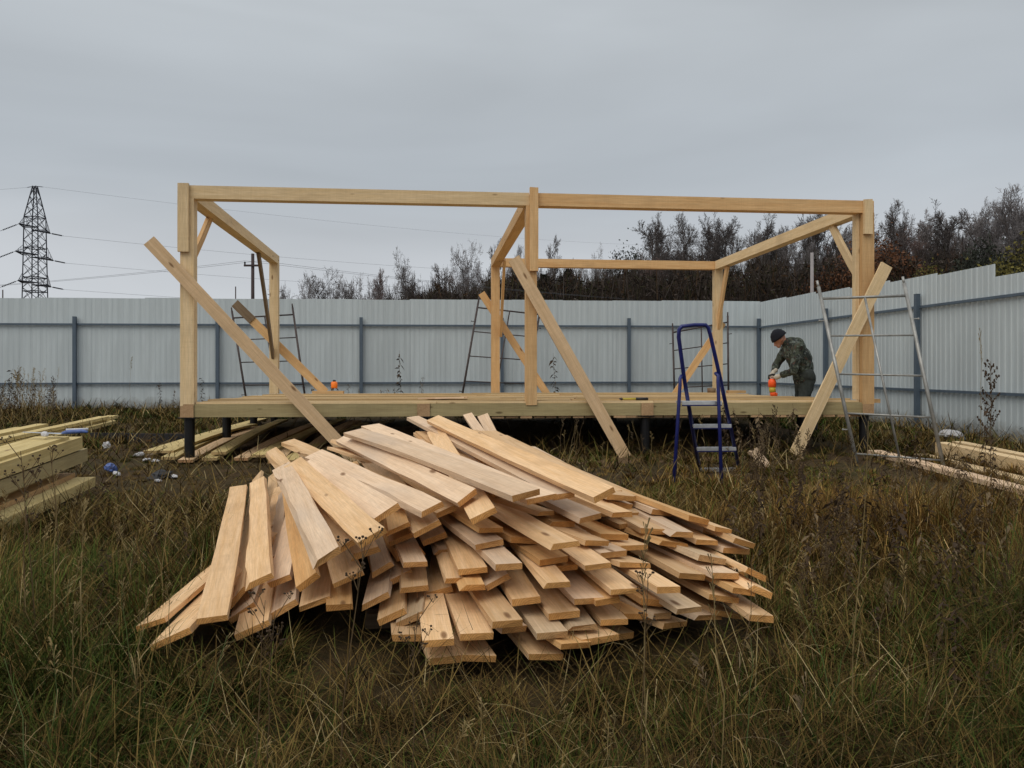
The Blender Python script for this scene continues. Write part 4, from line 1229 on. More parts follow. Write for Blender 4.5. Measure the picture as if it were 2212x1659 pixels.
def cable(p, q, sag, r_, label, n=28):
    mb = MB(); pts = [Vector(p).lerp(Vector(q), i / n) - Vector((0, 0, sag * 4 * (i / n) * (1 - i / n))) for i in range(n + 1)]
    mb.tube(pts, r_, 4, False); o = mb.build('power_cable', M['wire'], None); tag(o, label, 'cable', 'power cables'); return o
ends = []
for i, (tip, sg) in enumerate(arms):
    lv = ('top', 'middle', 'lowest')[i // 2]
    if sg < 0:
        e = strain(tip, -39, 15)
        cable(e, e + Vector((-90, -18, -5)), 2, .016, f'cable leaving the {lv} pylon arm to the left')
    else:
        e = strain(tip, 30, 6)
        tgt = unp((1900, 1800, 1700)[i // 2], (566, 588, 612)[i // 2], 300)
        cable(e, tgt, 5.5, .016, f'cable from the {lv} pylon arm sagging across the sky to the right')
e = strain(top, 18, 2, .05); cable(e, unp(1900, 520, 300), 5.0, .012, 'thin earth cable from the pylon peak to the right')
e = strain(top, -18, 3, .05); cable(e, e + Vector((-90, -18, -4)), 2, .012, 'thin earth cable from the pylon peak to the left')

def pole(name, u, vt, d, r_, mat, label, arm=None):
    x = (u - CX) / FPX * d; z1 = EYE + (HZ - vt) / FPX * d; z0 = gz(x, d) - .3
    root = empty(name, (x, d, z0)); tag(root, label, 'pole')
    mb = MB(); mb.tube([(x, d, z0), (x, d, z1)], [r_, r_ * .8], 10); mb.build('shaft', M[mat], root, True)
    if arm:
        za = EYE + (HZ - arm) / FPX * d
        mb = MB(); mb.box(x - .45, x + .45, d - .12, d - .04, za - .05, za + .05); mb.build('crossarm', M[mat], root)
        for dx in (-.4, .4):
            mb = MB(); mb.tube([(x + dx, d - .08, za + .05), (x + dx, d - .08, za + .2)], [.04, .05], 8); mb.build('insulator', M['blackplastic'], root)
    return Vector((x, d, z1))
pole('utility_pole', 546, 548, 45, .11, 'polewood', 'dark wooden utility pole with crossarm beyond the fence', 574)
pole('utility_pole', 509, 619, 60, .05, 'polewood', 'thin pole tip just above the fence behind the left scaffold')
pole('utility_pole', 6, 626, 60, .05, 'polewood', 'short pole tip above the fence at the far left')
pole('concrete_pole', 1754, 546, 42, .10, 'concrete', 'pale concrete pole in front of the right woods')
za = EYE + (HZ - 572) / FPX * 45; xa = (546 - CX) / FPX * 45
for dx, nm in ((-.4, 'left'), (.4, 'right')):
    cable((xa + dx, 44.9, za + .2), (xa + 60, 80, za + 1.0), 1.2, .007, f'thin wire from the {nm} insulator of the wooden pole to the right')
    cable((xa + dx, 44.9, za + .2), (xa - 60, 60, za + .5), 1.2, .007, f'thin wire from the {nm} insulator of the wooden pole to the left')

# ------------------------------------------------------------------ trees
def ribbon_arrays(segs):
    """segments (p, q, r0, r1) -> crossed thin ribbons as triangles"""
    S = np.array([[*p, *q, r0, r1] for p, q, r0, r1 in segs], float)
    p, q, r0, r1 = S[:, :3], S[:, 3:6], S[:, 6:7], S[:, 7:8]
    t = q - p; t /= np.linalg.norm(t, axis=1, keepdims=True) + 1e-9
    a_ = rng.normal(size=p.shape); x = np.cross(t, a_); x /= np.linalg.norm(x, axis=1, keepdims=True) + 1e-9
    V = np.concatenate([p - x * r0, p + x * r0, q + x * r1, q - x * r1], 0)
    n = len(S); i = np.arange(n)
    return V, np.stack([i, i + n, i + 2 * n, i + 3 * n], 1)
def gen_tree(seed, h, kind):
    r = random.Random(seed)
    limbs, twigs = [], []
    P = dict(tall=(32, .17, 44, .16, 1.0), round=(26, .26, 56, .18, .75), bush=(16, .34, 44, .02, .35), slim=(28, .12, 40, .22, 1.0))[kind]
    nb, bl, ang, start, trunkf = P
    def grow(p, d, L, rad, lvl):
        n = 4 if lvl < 2 else 3
        pts = [p]
        for i in range(n):
            d = (d + Vector((r.gauss(0, .13), r.gauss(0, .13), r.gauss(.05 if lvl else .02, .06)))).normalized()
            pts.append(pts[-1] + d * (L / n))
        for i in range(n):
            r0 = rad * (1 - .75 * i / n); r1 = rad * (1 - .75 * (i + 1) / n)
            (limbs if lvl < 2 else twigs).append((pts[i], pts[i+1], max(r0, .017), max(r1, .012)))
        if lvl >= 4: return
        cnt = (nb, 7, 8, 4)[lvl]
        for c in range(cnt):
            f_ = (start + (1 - start) * (c + r.random()) / cnt) if lvl == 0 else .25 + .75 * (c + r.random()) / cnt
            f_ = min(f_, .999); i = int(f_ * n); q = pts[i].lerp(pts[i+1], f_ * n - i)
            az = r.uniform(0, 6.283); an = R(ang * r.uniform(.7, 1.25))
            t_ = (pts[i+1] - pts[i]).normalized()
            a_ = t_.orthogonal().normalized(); b_ = t_.cross(a_)
            nd_ = t_ * math.cos(an) + (a_ * math.cos(az) + b_ * math.sin(az)) * math.sin(an)
            if lvl == 0:
                env = math.sin(math.pi * min(1, (.18 + .82 * (1 - f_)))) * .55 + .45
                Lc = h * bl * env * r.uniform(.75, 1.2)
            else: Lc = L * r.uniform(.36, .58)
            grow(q, nd_, Lc, rad * (.32 if lvl == 0 else .42), lvl + 1)
    if kind == 'bush':
        for s_ in range(5):
            a_ = 1.256 * s_ + r.random()
            nb = 8
            grow(Vector((.2 * math.cos(a_), .2 * math.sin(a_), 0)), Vector((.45 * math.cos(a_), .45 * math.sin(a_), 1)).normalized(), h * .8, h * .012, 0)
    else:
        grow(Vector((0, 0, 0)), Vector((0, 0, 1)), h * .93, h * .014, 0)
    mb = MB()
    for p, q, r0, r1 in limbs: mb.tube([p, q], [r0, r1], 4, False)
    V, F4 = ribbon_arrays(twigs)
    zr = np.percentile(V[:, 2], 99.7); wr_ = np.percentile(np.hypot(V[:, 0], V[:, 1]), 96)
    return mb.mesh('trunk'), big_mesh('crown', V, F4), zr, wr_
def leaf_crown(seed, h, w, n, conifer=False, base=.1):
    r = np.random.default_rng(seed)
    if conifer:
        z = h * (base + (1 - base) * r.random(n) ** 1.1); rad = w / 2 * (1 - (z / h)) ** .8 * (.35 + .65 * r.random(n)) + .1
        a_ = r.random(n) * 6.283; C = np.stack([rad * np.cos(a_), rad * np.sin(a_), z - rad * .25], 1); sz = .17
    else:
        k = 60; cc = r.normal(size=(k, 3)); cc /= np.linalg.norm(cc, axis=1, keepdims=True); cc *= (r.random((k, 1)) ** .45)
        cc = cc * np.array([w * .36, w * .36, h * .38]) + np.array([0, 0, h * .55])
        C = cc[r.integers(0, k, n)] + r.normal(size=(n, 3)) * w * .06; sz = .10
    x = r.normal(size=(n, 3)); x /= np.linalg.norm(x, axis=1, keepdims=True)
    y = np.cross(x, r.normal(size=(n, 3))); y /= np.linalg.norm(y, axis=1, keepdims=True)
    s_ = sz * (.5 + r.random((n, 1)))
    V = np.concatenate([C - x * s_, C + y * s_ * .6, C + x * s_, C - y * s_ * .6], 0); i = np.arange(n)
    return big_mesh('crown', V, np.stack([i, i + n, i + 2*n, i + 3*n], 1))
PROTO = {}
for nm, kd, h in (('tallA', 'tall', 14), ('tallB', 'tall', 14), ('tallC', 'tall', 14), ('roundA', 'round', 12), ('roundB', 'round', 12), ('slimA', 'slim', 13), ('bushA', 'bush', 7)):
    PROTO[nm] = gen_tree(hash(nm) % 1 + len(nm) * 31 + ord(nm[-1]) + ord(nm[0]) * 7, h, kd)
mb = MB(); mb.tube([(0, 0, 0), (.1, 0, 4), (0, .1, 7)], [.22, .14, .04], 6); stem = mb.mesh('trunk')
LEAF = {'conifer': (leaf_crown(3, 10, 5.0, 9000, True), 10), 'leafy': (leaf_crown(5, 10, 9.0, 14000), 10), 'clump': (leaf_crown(8, 10, 7.5, 3500), 10)}
def tree(u, vt, d, kind, mat, label, wide=1.0, group='trees beyond the fence'):
    x = (u - CX) / FPX * d; zb = gz(x, d) - .1; H = EYE + (HZ - vt) / FPX * d - zb
    nm = 'conifer_tree' if kind == 'conifer' else ('bush' if kind.startswith('bush') else ('leafy_tree' if kind in LEAF else 'bare_tree'))
    root = empty(nm, (x, d, zb), random.uniform(0, 6.28))
    tag(root, label, 'bush' if nm == 'bush' else 'tree', group)
    sx_ = 1.0
    if kind in LEAF: cm_, h0 = LEAF[kind]; tm = stem
    else:
        tm, cm_, h0, w0 = PROTO[kind]
        sx_ = {'t': .145, 'r': .20, 's': .10, 'b': .24}[kind[0]] * h0 / w0      # crown half width as a share of the height
    s_ = H / h0; wide = wide * sx_
    todo = [('trunk', tm, M['bark'], (s_ * wide, s_ * wide, s_)), ('crown', cm_, M[mat], (s_ * wide, s_ * wide, s_))]
    if kind == 'clump':
        t2, c2, h2, w2 = PROTO['roundB']; q = H / h2; todo[0] = ('trunk', t2, M['bark'], (q * .3, q * .3, q * .95)); todo.append(('branches', c2, M['bark'], (q * .3, q * .3, q * .95)))
    for nme, me_, mt_, scl in todo:
        o = bpy.data.objects.new(nme, me_); COL.objects.link(o); o.parent = root
        if not me_.materials: me_.materials.append(mt_)
        o.material_slots[0].link = 'OBJECT'; o.material_slots[0].material = mt_
        o.scale = scl
    return root
T = [(645, 612, 80, 'bushA', 'barkgrey', 1.0, 'small grey bush just above the fence, leftmost of the treeline'),
 (712, 586, 85, 'roundA', 'bark', 1.0, 'small bare tree with crooked crown standing alone left of the treeline'),
 (768, 606, 90, 'bushA', 'barkgrey', 1.3, 'rounded grey bush between two small bare trees'),
 (796, 602, 88, 'bushA', 'barkgrey', 1.0, 'low grey bush left of the reddish birch'),
 (822, 585, 85, 'tallB', 'barkred', .75, 'reddish twiggy birch above the fence left of the woods'),
 (888, 552, 70, 'roundB', 'bark', .95, 'broad dark bare tree starting the woods on the left'),
 (932, 592, 72, 'bushA', 'bark', 1.2, 'dark bush at the foot of the broad bare tree'),
 (962, 570, 82, 'slimA', 'barkgrey', 1.1, 'thin grey tree right of the broad bare tree'),
 (988, 582, 84, 'tallC', 'barkgrey', .8, 'faint grey tree before the tall two-limbed tree'),
 (1016, 530, 76, 'roundA', 'barkgrey', .75, 'tall bare tree with two limbs left of the middle posts'),
 (1058, 520, 88, 'slimA', 'barkgrey', 1.0, 'slender pale tree behind the back middle post'),
 (1108, 548, 85, 'tallA', 'barkgrey', .8, 'grey tree seen left of the front middle post'),
 (1150, 534, 86, 'tallB', 'barkgrey', .7, 'slim tree hidden partly by the front middle post'),
 (1196, 516, 88, 'slimA', 'barkgrey', .8, 'lone slender tree right of the front middle post'),
 (1228, 583, 66, 'conifer', 'leafdark', 1.0, 'dark conifer below the back beam right of the middle post'),
 (1175, 594, 66, 'conifer', 'leafdark', 1.1, 'lower dark conifer beside the front middle post'),
 (1264, 534, 86, 'roundB', 'barkgrey', .8, 'round grey crown just above the back beam'),
 (1310, 556, 84, 'tallA', 'barkgrey', .9, 'grey tree behind the back beam before the leafy clump tree'),
 (1356, 507, 72, 'clump', 'leafdark', .5, 'tree with dark leaf clumps left of the tall oval trees'),
 (1402, 480, 76, 'tallC', 'bark', 1.0, 'first of the tall oval bare trees above the back beam'),
 (1440, 466, 78, 'tallA', 'bark', .95, 'tall oval bare tree second from the leafy clump tree'),
 (1462, 456, 75, 'tallB', 'bark', .9, 'highest oval bare tree left of the back right post'),
 (1512, 478, 77, 'tallC', 'bark', .9, 'oval bare tree in front of a sky gap before the back right post'),
 (1546, 466, 75, 'tallA', 'bark', .9, 'oval bare tree right above the back right post'),
 (1572, 484, 78, 'tallB', 'bark', .8, 'narrower bare tree at the edge of the sky gap'),
 (1640, 459, 76, 'tallC', 'bark', 1.0, 'wide bare tree crossed by the right side beam'),
 (1672, 490, 78, 'tallA', 'bark', .9, 'lower bare tree under the right side beam'),
 (1716, 458, 74, 'tallB', 'bark', 1.0, 'bare tree rising to the right front beam'),
 (1752, 462, 74, 'tallA', 'bark', 1.0, 'bare tree behind the concrete pole'),
 (1796, 486, 72, 'tallC', 'bark', 1.0, 'bare tree left of the right corner post'),
 (1838, 494, 70, 'tallB', 'barkgrey', 1.0, 'grey tree just left of the right corner post'),
 (1822, 530, 58, 'leafy', 'leafrusset', .75, 'russet leafy tree left of the right corner post'),
 (1916, 505, 60, 'leafy', 'leafrusset', .85, 'russet leafy tree right of the right corner post'),
 (1902, 470, 68, 'tallA', 'barkgrey', 1.0, 'bare tree immediately right of the corner post'),
 (1940, 466, 70, 'tallC', 'bark', 1.0, 'second bare tree right of the corner post'),
 (1976, 440, 66, 'tallB', 'bark', 1.1, 'dark tall tree forming the first high crest at right'),
 (2012, 452, 68, 'tallA', 'bark', 1.0, 'bare tree in the right crest, next to the dark tall one'),
 (2046, 462, 70, 'tallC', 'barkgrey', 1.0, 'thinner grey tree in the dip of the right crest'),
 (2078, 452, 66, 'slimA', 'barkgrey', 1.2, 'slender grey tree right of the crest dip'),
 (2108, 438, 64, 'tallB', 'barkgrey', 1.0, 'grey tall tree above the stepped fence top'),
 (2148, 430, 62, 'tallC', 'barkgrey', 1.0, 'grey tall tree above the fence step'),
 (2184, 428, 62, 'tallA', 'barkgrey', 1.0, 'grey tall tree close to the right picture edge'),
 (2215, 412, 60, 'tallB', 'barkgrey', 1.0, 'tallest grey tree at the very right edge'),
 (2260, 420, 60, 'tallC', 'barkgrey', 1.0, 'bare tree beyond the right edge of view'),
 (2118, 492, 52, 'leafy', 'leafdark', .62, 'dark leafy tree behind the fence step'),
 (2184, 510, 44, 'leafy', 'leafyellow', .8, 'yellow-green bushy tree at the right edge above the fence'),
 (2030, 560, 46, 'leafy', 'leafyellow', .55, 'dull yellow-green shrub above the right fence'),
 (2240, 500, 44, 'leafy', 'leafdark', .8, 'dark leafy tree at the extreme right')]
for (u, vt, d, kd, mt_, wd, lb) in T: tree(u, vt, d, kd, mt_, lb, wd * (1.15 if kd in LEAF else random.uniform(.95, 1.2)))
tr2 = random.Random(3)
for i in range(64):
    u = tr2.uniform(1385, 2420)
    if 1585 < u < 1618: continue
    vt = np.interp(u, [1385, 1460, 1560, 1600, 1650, 1760, 1850, 1975, 2050, 2212, 2300], [520, 480, 490, 540, 485, 480, 500, 462, 478, 440, 430]) + tr2.uniform(0, 60)
    tree(u, vt, tr2.uniform(66, 92), tr2.choice(['tallA', 'tallB', 'tallC', 'slimA']), tr2.choice(['bark', 'bark', 'barkgrey', 'barkred']), 'bare tree standing deep in the woods behind the right half of the fence', tr2.uniform(.9, 1.3), 'trees deep in the woods')
for i in range(16):
    u = tr2.uniform(860, 1380)
    tree(u, np.interp(u, [860, 1060, 1380], [606, 578, 566]) + tr2.uniform(0, 30), tr2.uniform(70, 92), tr2.choice(['tallA', 'slimA', 'roundA', 'bushA']), tr2.choice(['barkgrey', 'barkgrey', 'barkred']), 'low bare tree in the thin woods behind the middle of the fence', tr2.uniform(.9, 1.4), 'low trees behind the middle')
# dense understorey of the woods: one mass of twigs and dead leaves
def thicket():
    n = 130000
    u = rng.uniform(835, 2420, n); d = rng.uniform(56, 84, n)
    edge = np.interp(u, [835, 900, 1000, 1060, 1110, 1200, 1380, 1500, 1640, 1800, 1900, 2100, 2420], [656, 640, 634, 614, 604, 606, 600, 588, 580, 572, 566, 556, 548])
    edge = edge + 10 * np.sin(u * .045) + 7 * np.sin(u * .11 + 1) + 5 * np.sin(u * .31)
    x = (u - CX) / FPX * d
    ztop = EYE + (HZ - edge) / FPX * d
    z = 1.0 + (ztop - 1.0) * (rng.random(n) ** .8)
    C = np.stack([x, d, z], 1)
    vert = rng.random(n) < .35
    dirv = rng.normal(size=(n, 3)) * np.where(vert, .25, 1.0)[:, None]; dirv[:, 2] += np.where(vert, 1.0, 0)
    dirv /= np.linalg.norm(dirv, axis=1, keepdims=True)
    side = np.cross(dirv, rng.normal(size=(n, 3))); side /= np.linalg.norm(side, axis=1, keepdims=True)
    ln = np.where(vert, rng.uniform(.5, 1.5, n), rng.uniform(.10, .25, n))[:, None]; wd = np.where(vert, rng.uniform(.02, .05, n), rng.uniform(.04, .12, n))[:, None]
    V = np.concatenate([C - dirv * ln - side * wd * .6, C - dirv * ln + side * wd * .6, C + dirv * ln + side * wd * .3, C + dirv * ln - side * wd * .3], 0)
    i = np.arange(n)
    pal = np.array([(.030, .024, .021), (.046, .036, .030), (.060, .036, .020), (.034, .033, .016), (.08, .068, .06)])
    c = pal[rng.choice(5, n, p=[.36, .30, .12, .14, .08])] * rng.uniform(.7, 1.25, (n, 1))
    me = big_mesh('thicket', V, np.stack([i, i + n, i + 2*n, i + 3*n], 1), None, np.concatenate([c] * 4, 0))
    tag(link('thicket', me, M['thicket']), 'dark brown undergrowth of the woods above the fence', 'woods', kind='stuff')
thicket()

# ------------------------------------------------------------------ weeds and grass
fp = np.array(footprints)
def blocked(x, y, margin=.03):
    dx = x[:, None] - fp[None, :, 0]; dy = y[:, None] - fp[None, :, 1]
    al = dx * fp[None, :, 2] + dy * fp[None, :, 3]; ac = -dx * fp[None, :, 3] + dy * fp[None, :, 2]
    return ((al > -.02) & (al < fp[None, :, 4]) & (np.abs(ac) < fp[None, :, 5] + margin)).any(1)
def in_deck(x, y):
    dx, dy = x - FO.x, y - FO.y
    s = dx * EX.x + dy * EX.y; t = dx * EY.x + dy * EY.y
    return (s > -.1) & (s < W_ + .1) & (t > .35) & (t < D_ + .1), s, t
def vnoise(x, y, f, seed):
    """smooth value noise on a lattice"""
    r = np.random.default_rng(seed); G = r.random((64, 64))
    X, Y = x * f + 17.3, y * f + 9.1
    i, j = np.floor(X).astype(int), np.floor(Y).astype(int); a_, b_ = X - i, Y - j
    a_, b_ = a_*a_*(3 - 2*a_), b_*b_*(3 - 2*b_)
    g_ = lambda p, q: G[p % 64, q % 64]
    return (g_(i, j) * (1 - a_) + g_(i+1, j) * a_) * (1 - b_) + (g_(i, j+1) * (1 - a_) + g_(i+1, j+1) * a_) * b_
PAL = np.array([(.185, .128, .042), (.105, .066, .022), (.050, .031, .013), (.052, .078, .015), (.026, .044, .010), (.088, .094, .022), (.33, .26, .13)])
def blades(bx, by, h, lean, az, w, col, curl, lift=0.0, nseg=3):
    """arrays of curved blades -> vertices, quads, tris, colours"""
    n = len(bx); bz = ground(bx, by) + lift
    dx, dy = np.cos(az), np.sin(az); sx, sy = -dy, dx
    Vs = []
    for i in range(nseg):
        q = i / nseg
        out = h * (lean * q + curl * q * q); up = h * q * np.sqrt(np.clip(1 - (lean * .6 + curl * q * .55) ** 2, .05, 1))
        wq = w * (1 - .55 * q)
        cx_, cy_, cz_ = bx + dx * out, by + dy * out, bz + up
        Vs.append(np.stack([cx_ - sx * wq, cy_ - sy * wq, cz_], 1)); Vs.append(np.stack([cx_ + sx * wq, cy_ + sy * wq, cz_], 1))
    out = h * (lean + curl); up = h * np.sqrt(np.clip(1 - (lean * .6 + curl * .8) ** 2, .03, 1)) - h * np.clip(curl - .4, 0, 1) * .35
    Vs.append(np.stack([bx + dx * out, by + dy * out, bz + np.maximum(up, .01)], 1))
    V = np.concatenate(Vs, 0); i = np.arange(n)
    F4 = np.concatenate([np.stack([i + 2*k*n, i + (2*k+1)*n, i + (2*k+3)*n, i + (2*k+2)*n], 1) for k in range(nseg - 1)], 0)
    F3 = np.stack([i + 2*(nseg-1)*n, i + (2*nseg-1)*n, i + 2*nseg*n], 1)
    C = np.concatenate([col * (.55 + .45 * min(1, (k // 2) / (nseg - 1) * 1.4)) for k in range(2 * nseg)] + [col], 0)
    C = np.concatenate([col] * (2 * nseg + 1), 0)
    return V, F4, F3, C
def grass_field(y0, y1, tufts_m2, per, hs, ws, seed, name_h=1.0):
    r = np.random.default_rng(seed)
    A = .65 * (y1**2 - y0**2) * 1.06 + 2.7 * (y1 - y0)
    nt_ = int(A * tufts_m2)
    ty = np.sqrt(r.random(nt_) * (y1**2 - y0**2) + y0**2); tx = r.uniform(-1, 1, nt_) * (.645 * ty + 1.35)
    dk, s_, t_ = in_deck(tx, ty)
    wild = vnoise(tx, ty, .55, 3)                           # broad patches
    fine = vnoise(tx, ty, 1.7, 4)
    trod = 1.1 * np.exp(-(((tx + 2.6) / 1.9) ** 2 + ((ty - 8.3) / 1.7) ** 2)) + .9 * np.exp(-(((tx - .8) / 1.6) ** 2 + ((ty - 8.8) / 1.0) ** 2))
    keep = ~blocked(tx, ty, .02) & ~dk & (r.random(nt_) > .35 * np.clip(trod, 0, 1)) & (ty < 17.6) & (tx < 5.6 + (19.3 - ty) * .146)
    keep &= ~((tx < -.8) & (tx > -5.0) & (ty > 8.7) & (r.random(nt_) < .6))
    keep &= ~((fine < .16) & (r.random(nt_) < .6))
    tx, ty, wild, fine, trod = tx[keep], ty[keep], wild[keep], fine[keep], trod[keep]
    k = len(tx)
    right = np.clip((tx - 1.0) / 2.2, 0, 1) * np.clip((10 - ty) / 3, 0, 1); left = np.clip((-tx - 1.3) / 1.5, 0, 1) * np.clip((8 - ty) / 3, 0, 1)
    th = hs * (.55 + .75 * wild) * (1 - .72 * np.clip(trod, 0, 1)) * (1 + .65 * right + .25 * left) * r.uniform(.7, 1.3, k)
    # keep the view of the heap and the floor open
    dpile = np.hypot((tx - .3) / 1.7, (ty - 3.4) / .9); th *= np.clip(.45 + .4 * dpile, .5, 1)
    th *= np.interp(ty, [0, 5.5, 7.5, 30], [1, 1, .62, .62])
    th = np.where((ty > 7.4) & (ty < 10.4) & (tx > -5.5) & (tx < 4.6), th * .62, th)
    th = np.where((tx < -1.0) & (ty > 6.6) & (ty < 10.6), th * .55, th)
    th = np.where((tx < -2.0) & (ty > 4.8) & (ty < 8.5), th * .6, th)
    th = np.where((tx > 3.0) & (ty > 5.8) & (ty < 10.6), th * .5, th)
    th *= 1 - .55 * np.exp(-(((tx + .55) / .55) ** 2 + ((ty - 3.0) / .45) ** 2))
    ntile = (per * r.uniform(.5, 1.5, k)).astype(int) + 3
    idx = np.repeat(np.arange(k), ntile); n = len(idx)
    spread = (.035 + .07 * r.random(k))[idx]
    ang = r.random(n) * 6.283; rad = spread * np.sqrt(r.random(n))
    bx, by = tx[idx] + rad * np.cos(ang), ty[idx] + rad * np.sin(ang)
    tuft_az = (12 * vnoise(tx, ty, .9, 77) + r.normal(0, .5, k))[idx]; az = np.where(r.random(n) < .35, ang, tuft_az) + r.normal(0, .38, n)
    h = th[idx] * r.uniform(.35, 1.25, n)
    lean = np.abs(r.normal(.30, .28, n)); curl = np.abs(r.normal(.34, .32, n))
    flat = r.random(n) < .33; lean = np.where(flat, r.uniform(.7, 1.1, n), lean)
    w = ws * r.uniform(.5, 1.3, n)
    green = np.clip(.30 + .24 * np.clip((4.4 - ty) / 1.3, 0, 1) * (1 - .5 * right) + .16 * left - .10 * right + .85 * (vnoise(tx, ty, .8, 9) - .45) + .25 * (fine - .5) - .25 * right * np.clip((ty - 4) / 3, 0, 1), .04, .8)
    theme = r.random(k)
    pick = r.random(n); gi = green[idx]
    c = np.where((pick < gi)[:, None], PAL[np.where(r.random(n) < .5, 3, np.where(r.random(n) < .6, 4, 5))],
                 PAL[r.choice(4, n, p=[.28, .37, .29, .06])][:, :] if False else PAL[np.array([0, 1, 2, 6])[r.choice(4, n, p=[.24, .40, .33, .03])]])
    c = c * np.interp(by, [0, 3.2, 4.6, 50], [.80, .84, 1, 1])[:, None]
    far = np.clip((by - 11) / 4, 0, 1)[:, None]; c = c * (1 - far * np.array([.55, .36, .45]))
    c = c * (.72 + .5 * theme[idx])[:, None] * r.uniform(.75, 1.2, (n, 1))
    tan = (np.clip((tx - .6) / 1.0, 0, 1) * np.clip((ty - 4.2) / 1.2, 0, 1) * np.clip((10.2 - ty) / 1.0, 0, 1))[idx][:, None]
    c = c * (1 + tan * np.array([.45, .28, .12]))
    c = c * (1.10 + .25 * np.clip((vnoise(bx, by, 1.1, 41) - .45) * 2, -.8, 1))[:, None]
    ok = ~blocked(bx, by, -.005)
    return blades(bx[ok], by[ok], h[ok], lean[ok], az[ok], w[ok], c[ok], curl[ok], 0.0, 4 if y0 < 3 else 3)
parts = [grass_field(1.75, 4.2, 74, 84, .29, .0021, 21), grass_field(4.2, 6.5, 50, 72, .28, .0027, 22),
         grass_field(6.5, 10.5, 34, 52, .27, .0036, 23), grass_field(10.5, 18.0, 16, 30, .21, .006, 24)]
# flattened straw lying between the tufts
def litter_straw(n, y0, y1, seed):
    r = np.random.default_rng(seed)
    y = np.sqrt(r.random(n) * (y1**2 - y0**2) + y0**2); x = r.uniform(-1, 1, n) * (.64 * y + .6)
    dk, s_, t_ = in_deck(x, y); ok = ~blocked(x, y, 0) & (~dk | (r.random(n) < .12)); x, y = x[ok], y[ok]; n = len(x)
    c = PAL[np.array([0, 1, 2, 6, 5])[r.choice(5, n, p=[.3, .35, .2, .06, .09])]] * r.uniform(.6, 1.1, (n, 1))
    return blades(x, y, r.uniform(.1, .34, n), r.uniform(.75, 1.2, n), r.random(n) * 6.283, .0010 + .0005 * y * r.uniform(.5, 1, n), c, r.uniform(-.2, .5, n), r.uniform(.0, .09, n))
parts += [litter_straw(26000, 1.75, 7, 31), litter_straw(16000, 7, 17.5, 32)]
off = 0; VV, Q, T3, CC = [], [], [], []
for V, F4, F3, C in parts:
    VV.append(V); Q.append(F4 + off); T3.append(F3 + off); CC.append(C); off += len(V)
me = big_mesh('grass', np.concatenate(VV), np.concatenate(Q), np.concatenate(T3), np.concatenate(CC))
tag(link('grass', me, M['grass']), 'uncut dry and green autumn grass covering the plot', 'grass', kind='stuff')
print('grass tris', len(np.concatenate(Q)) * 2 + len(np.concatenate(T3)))

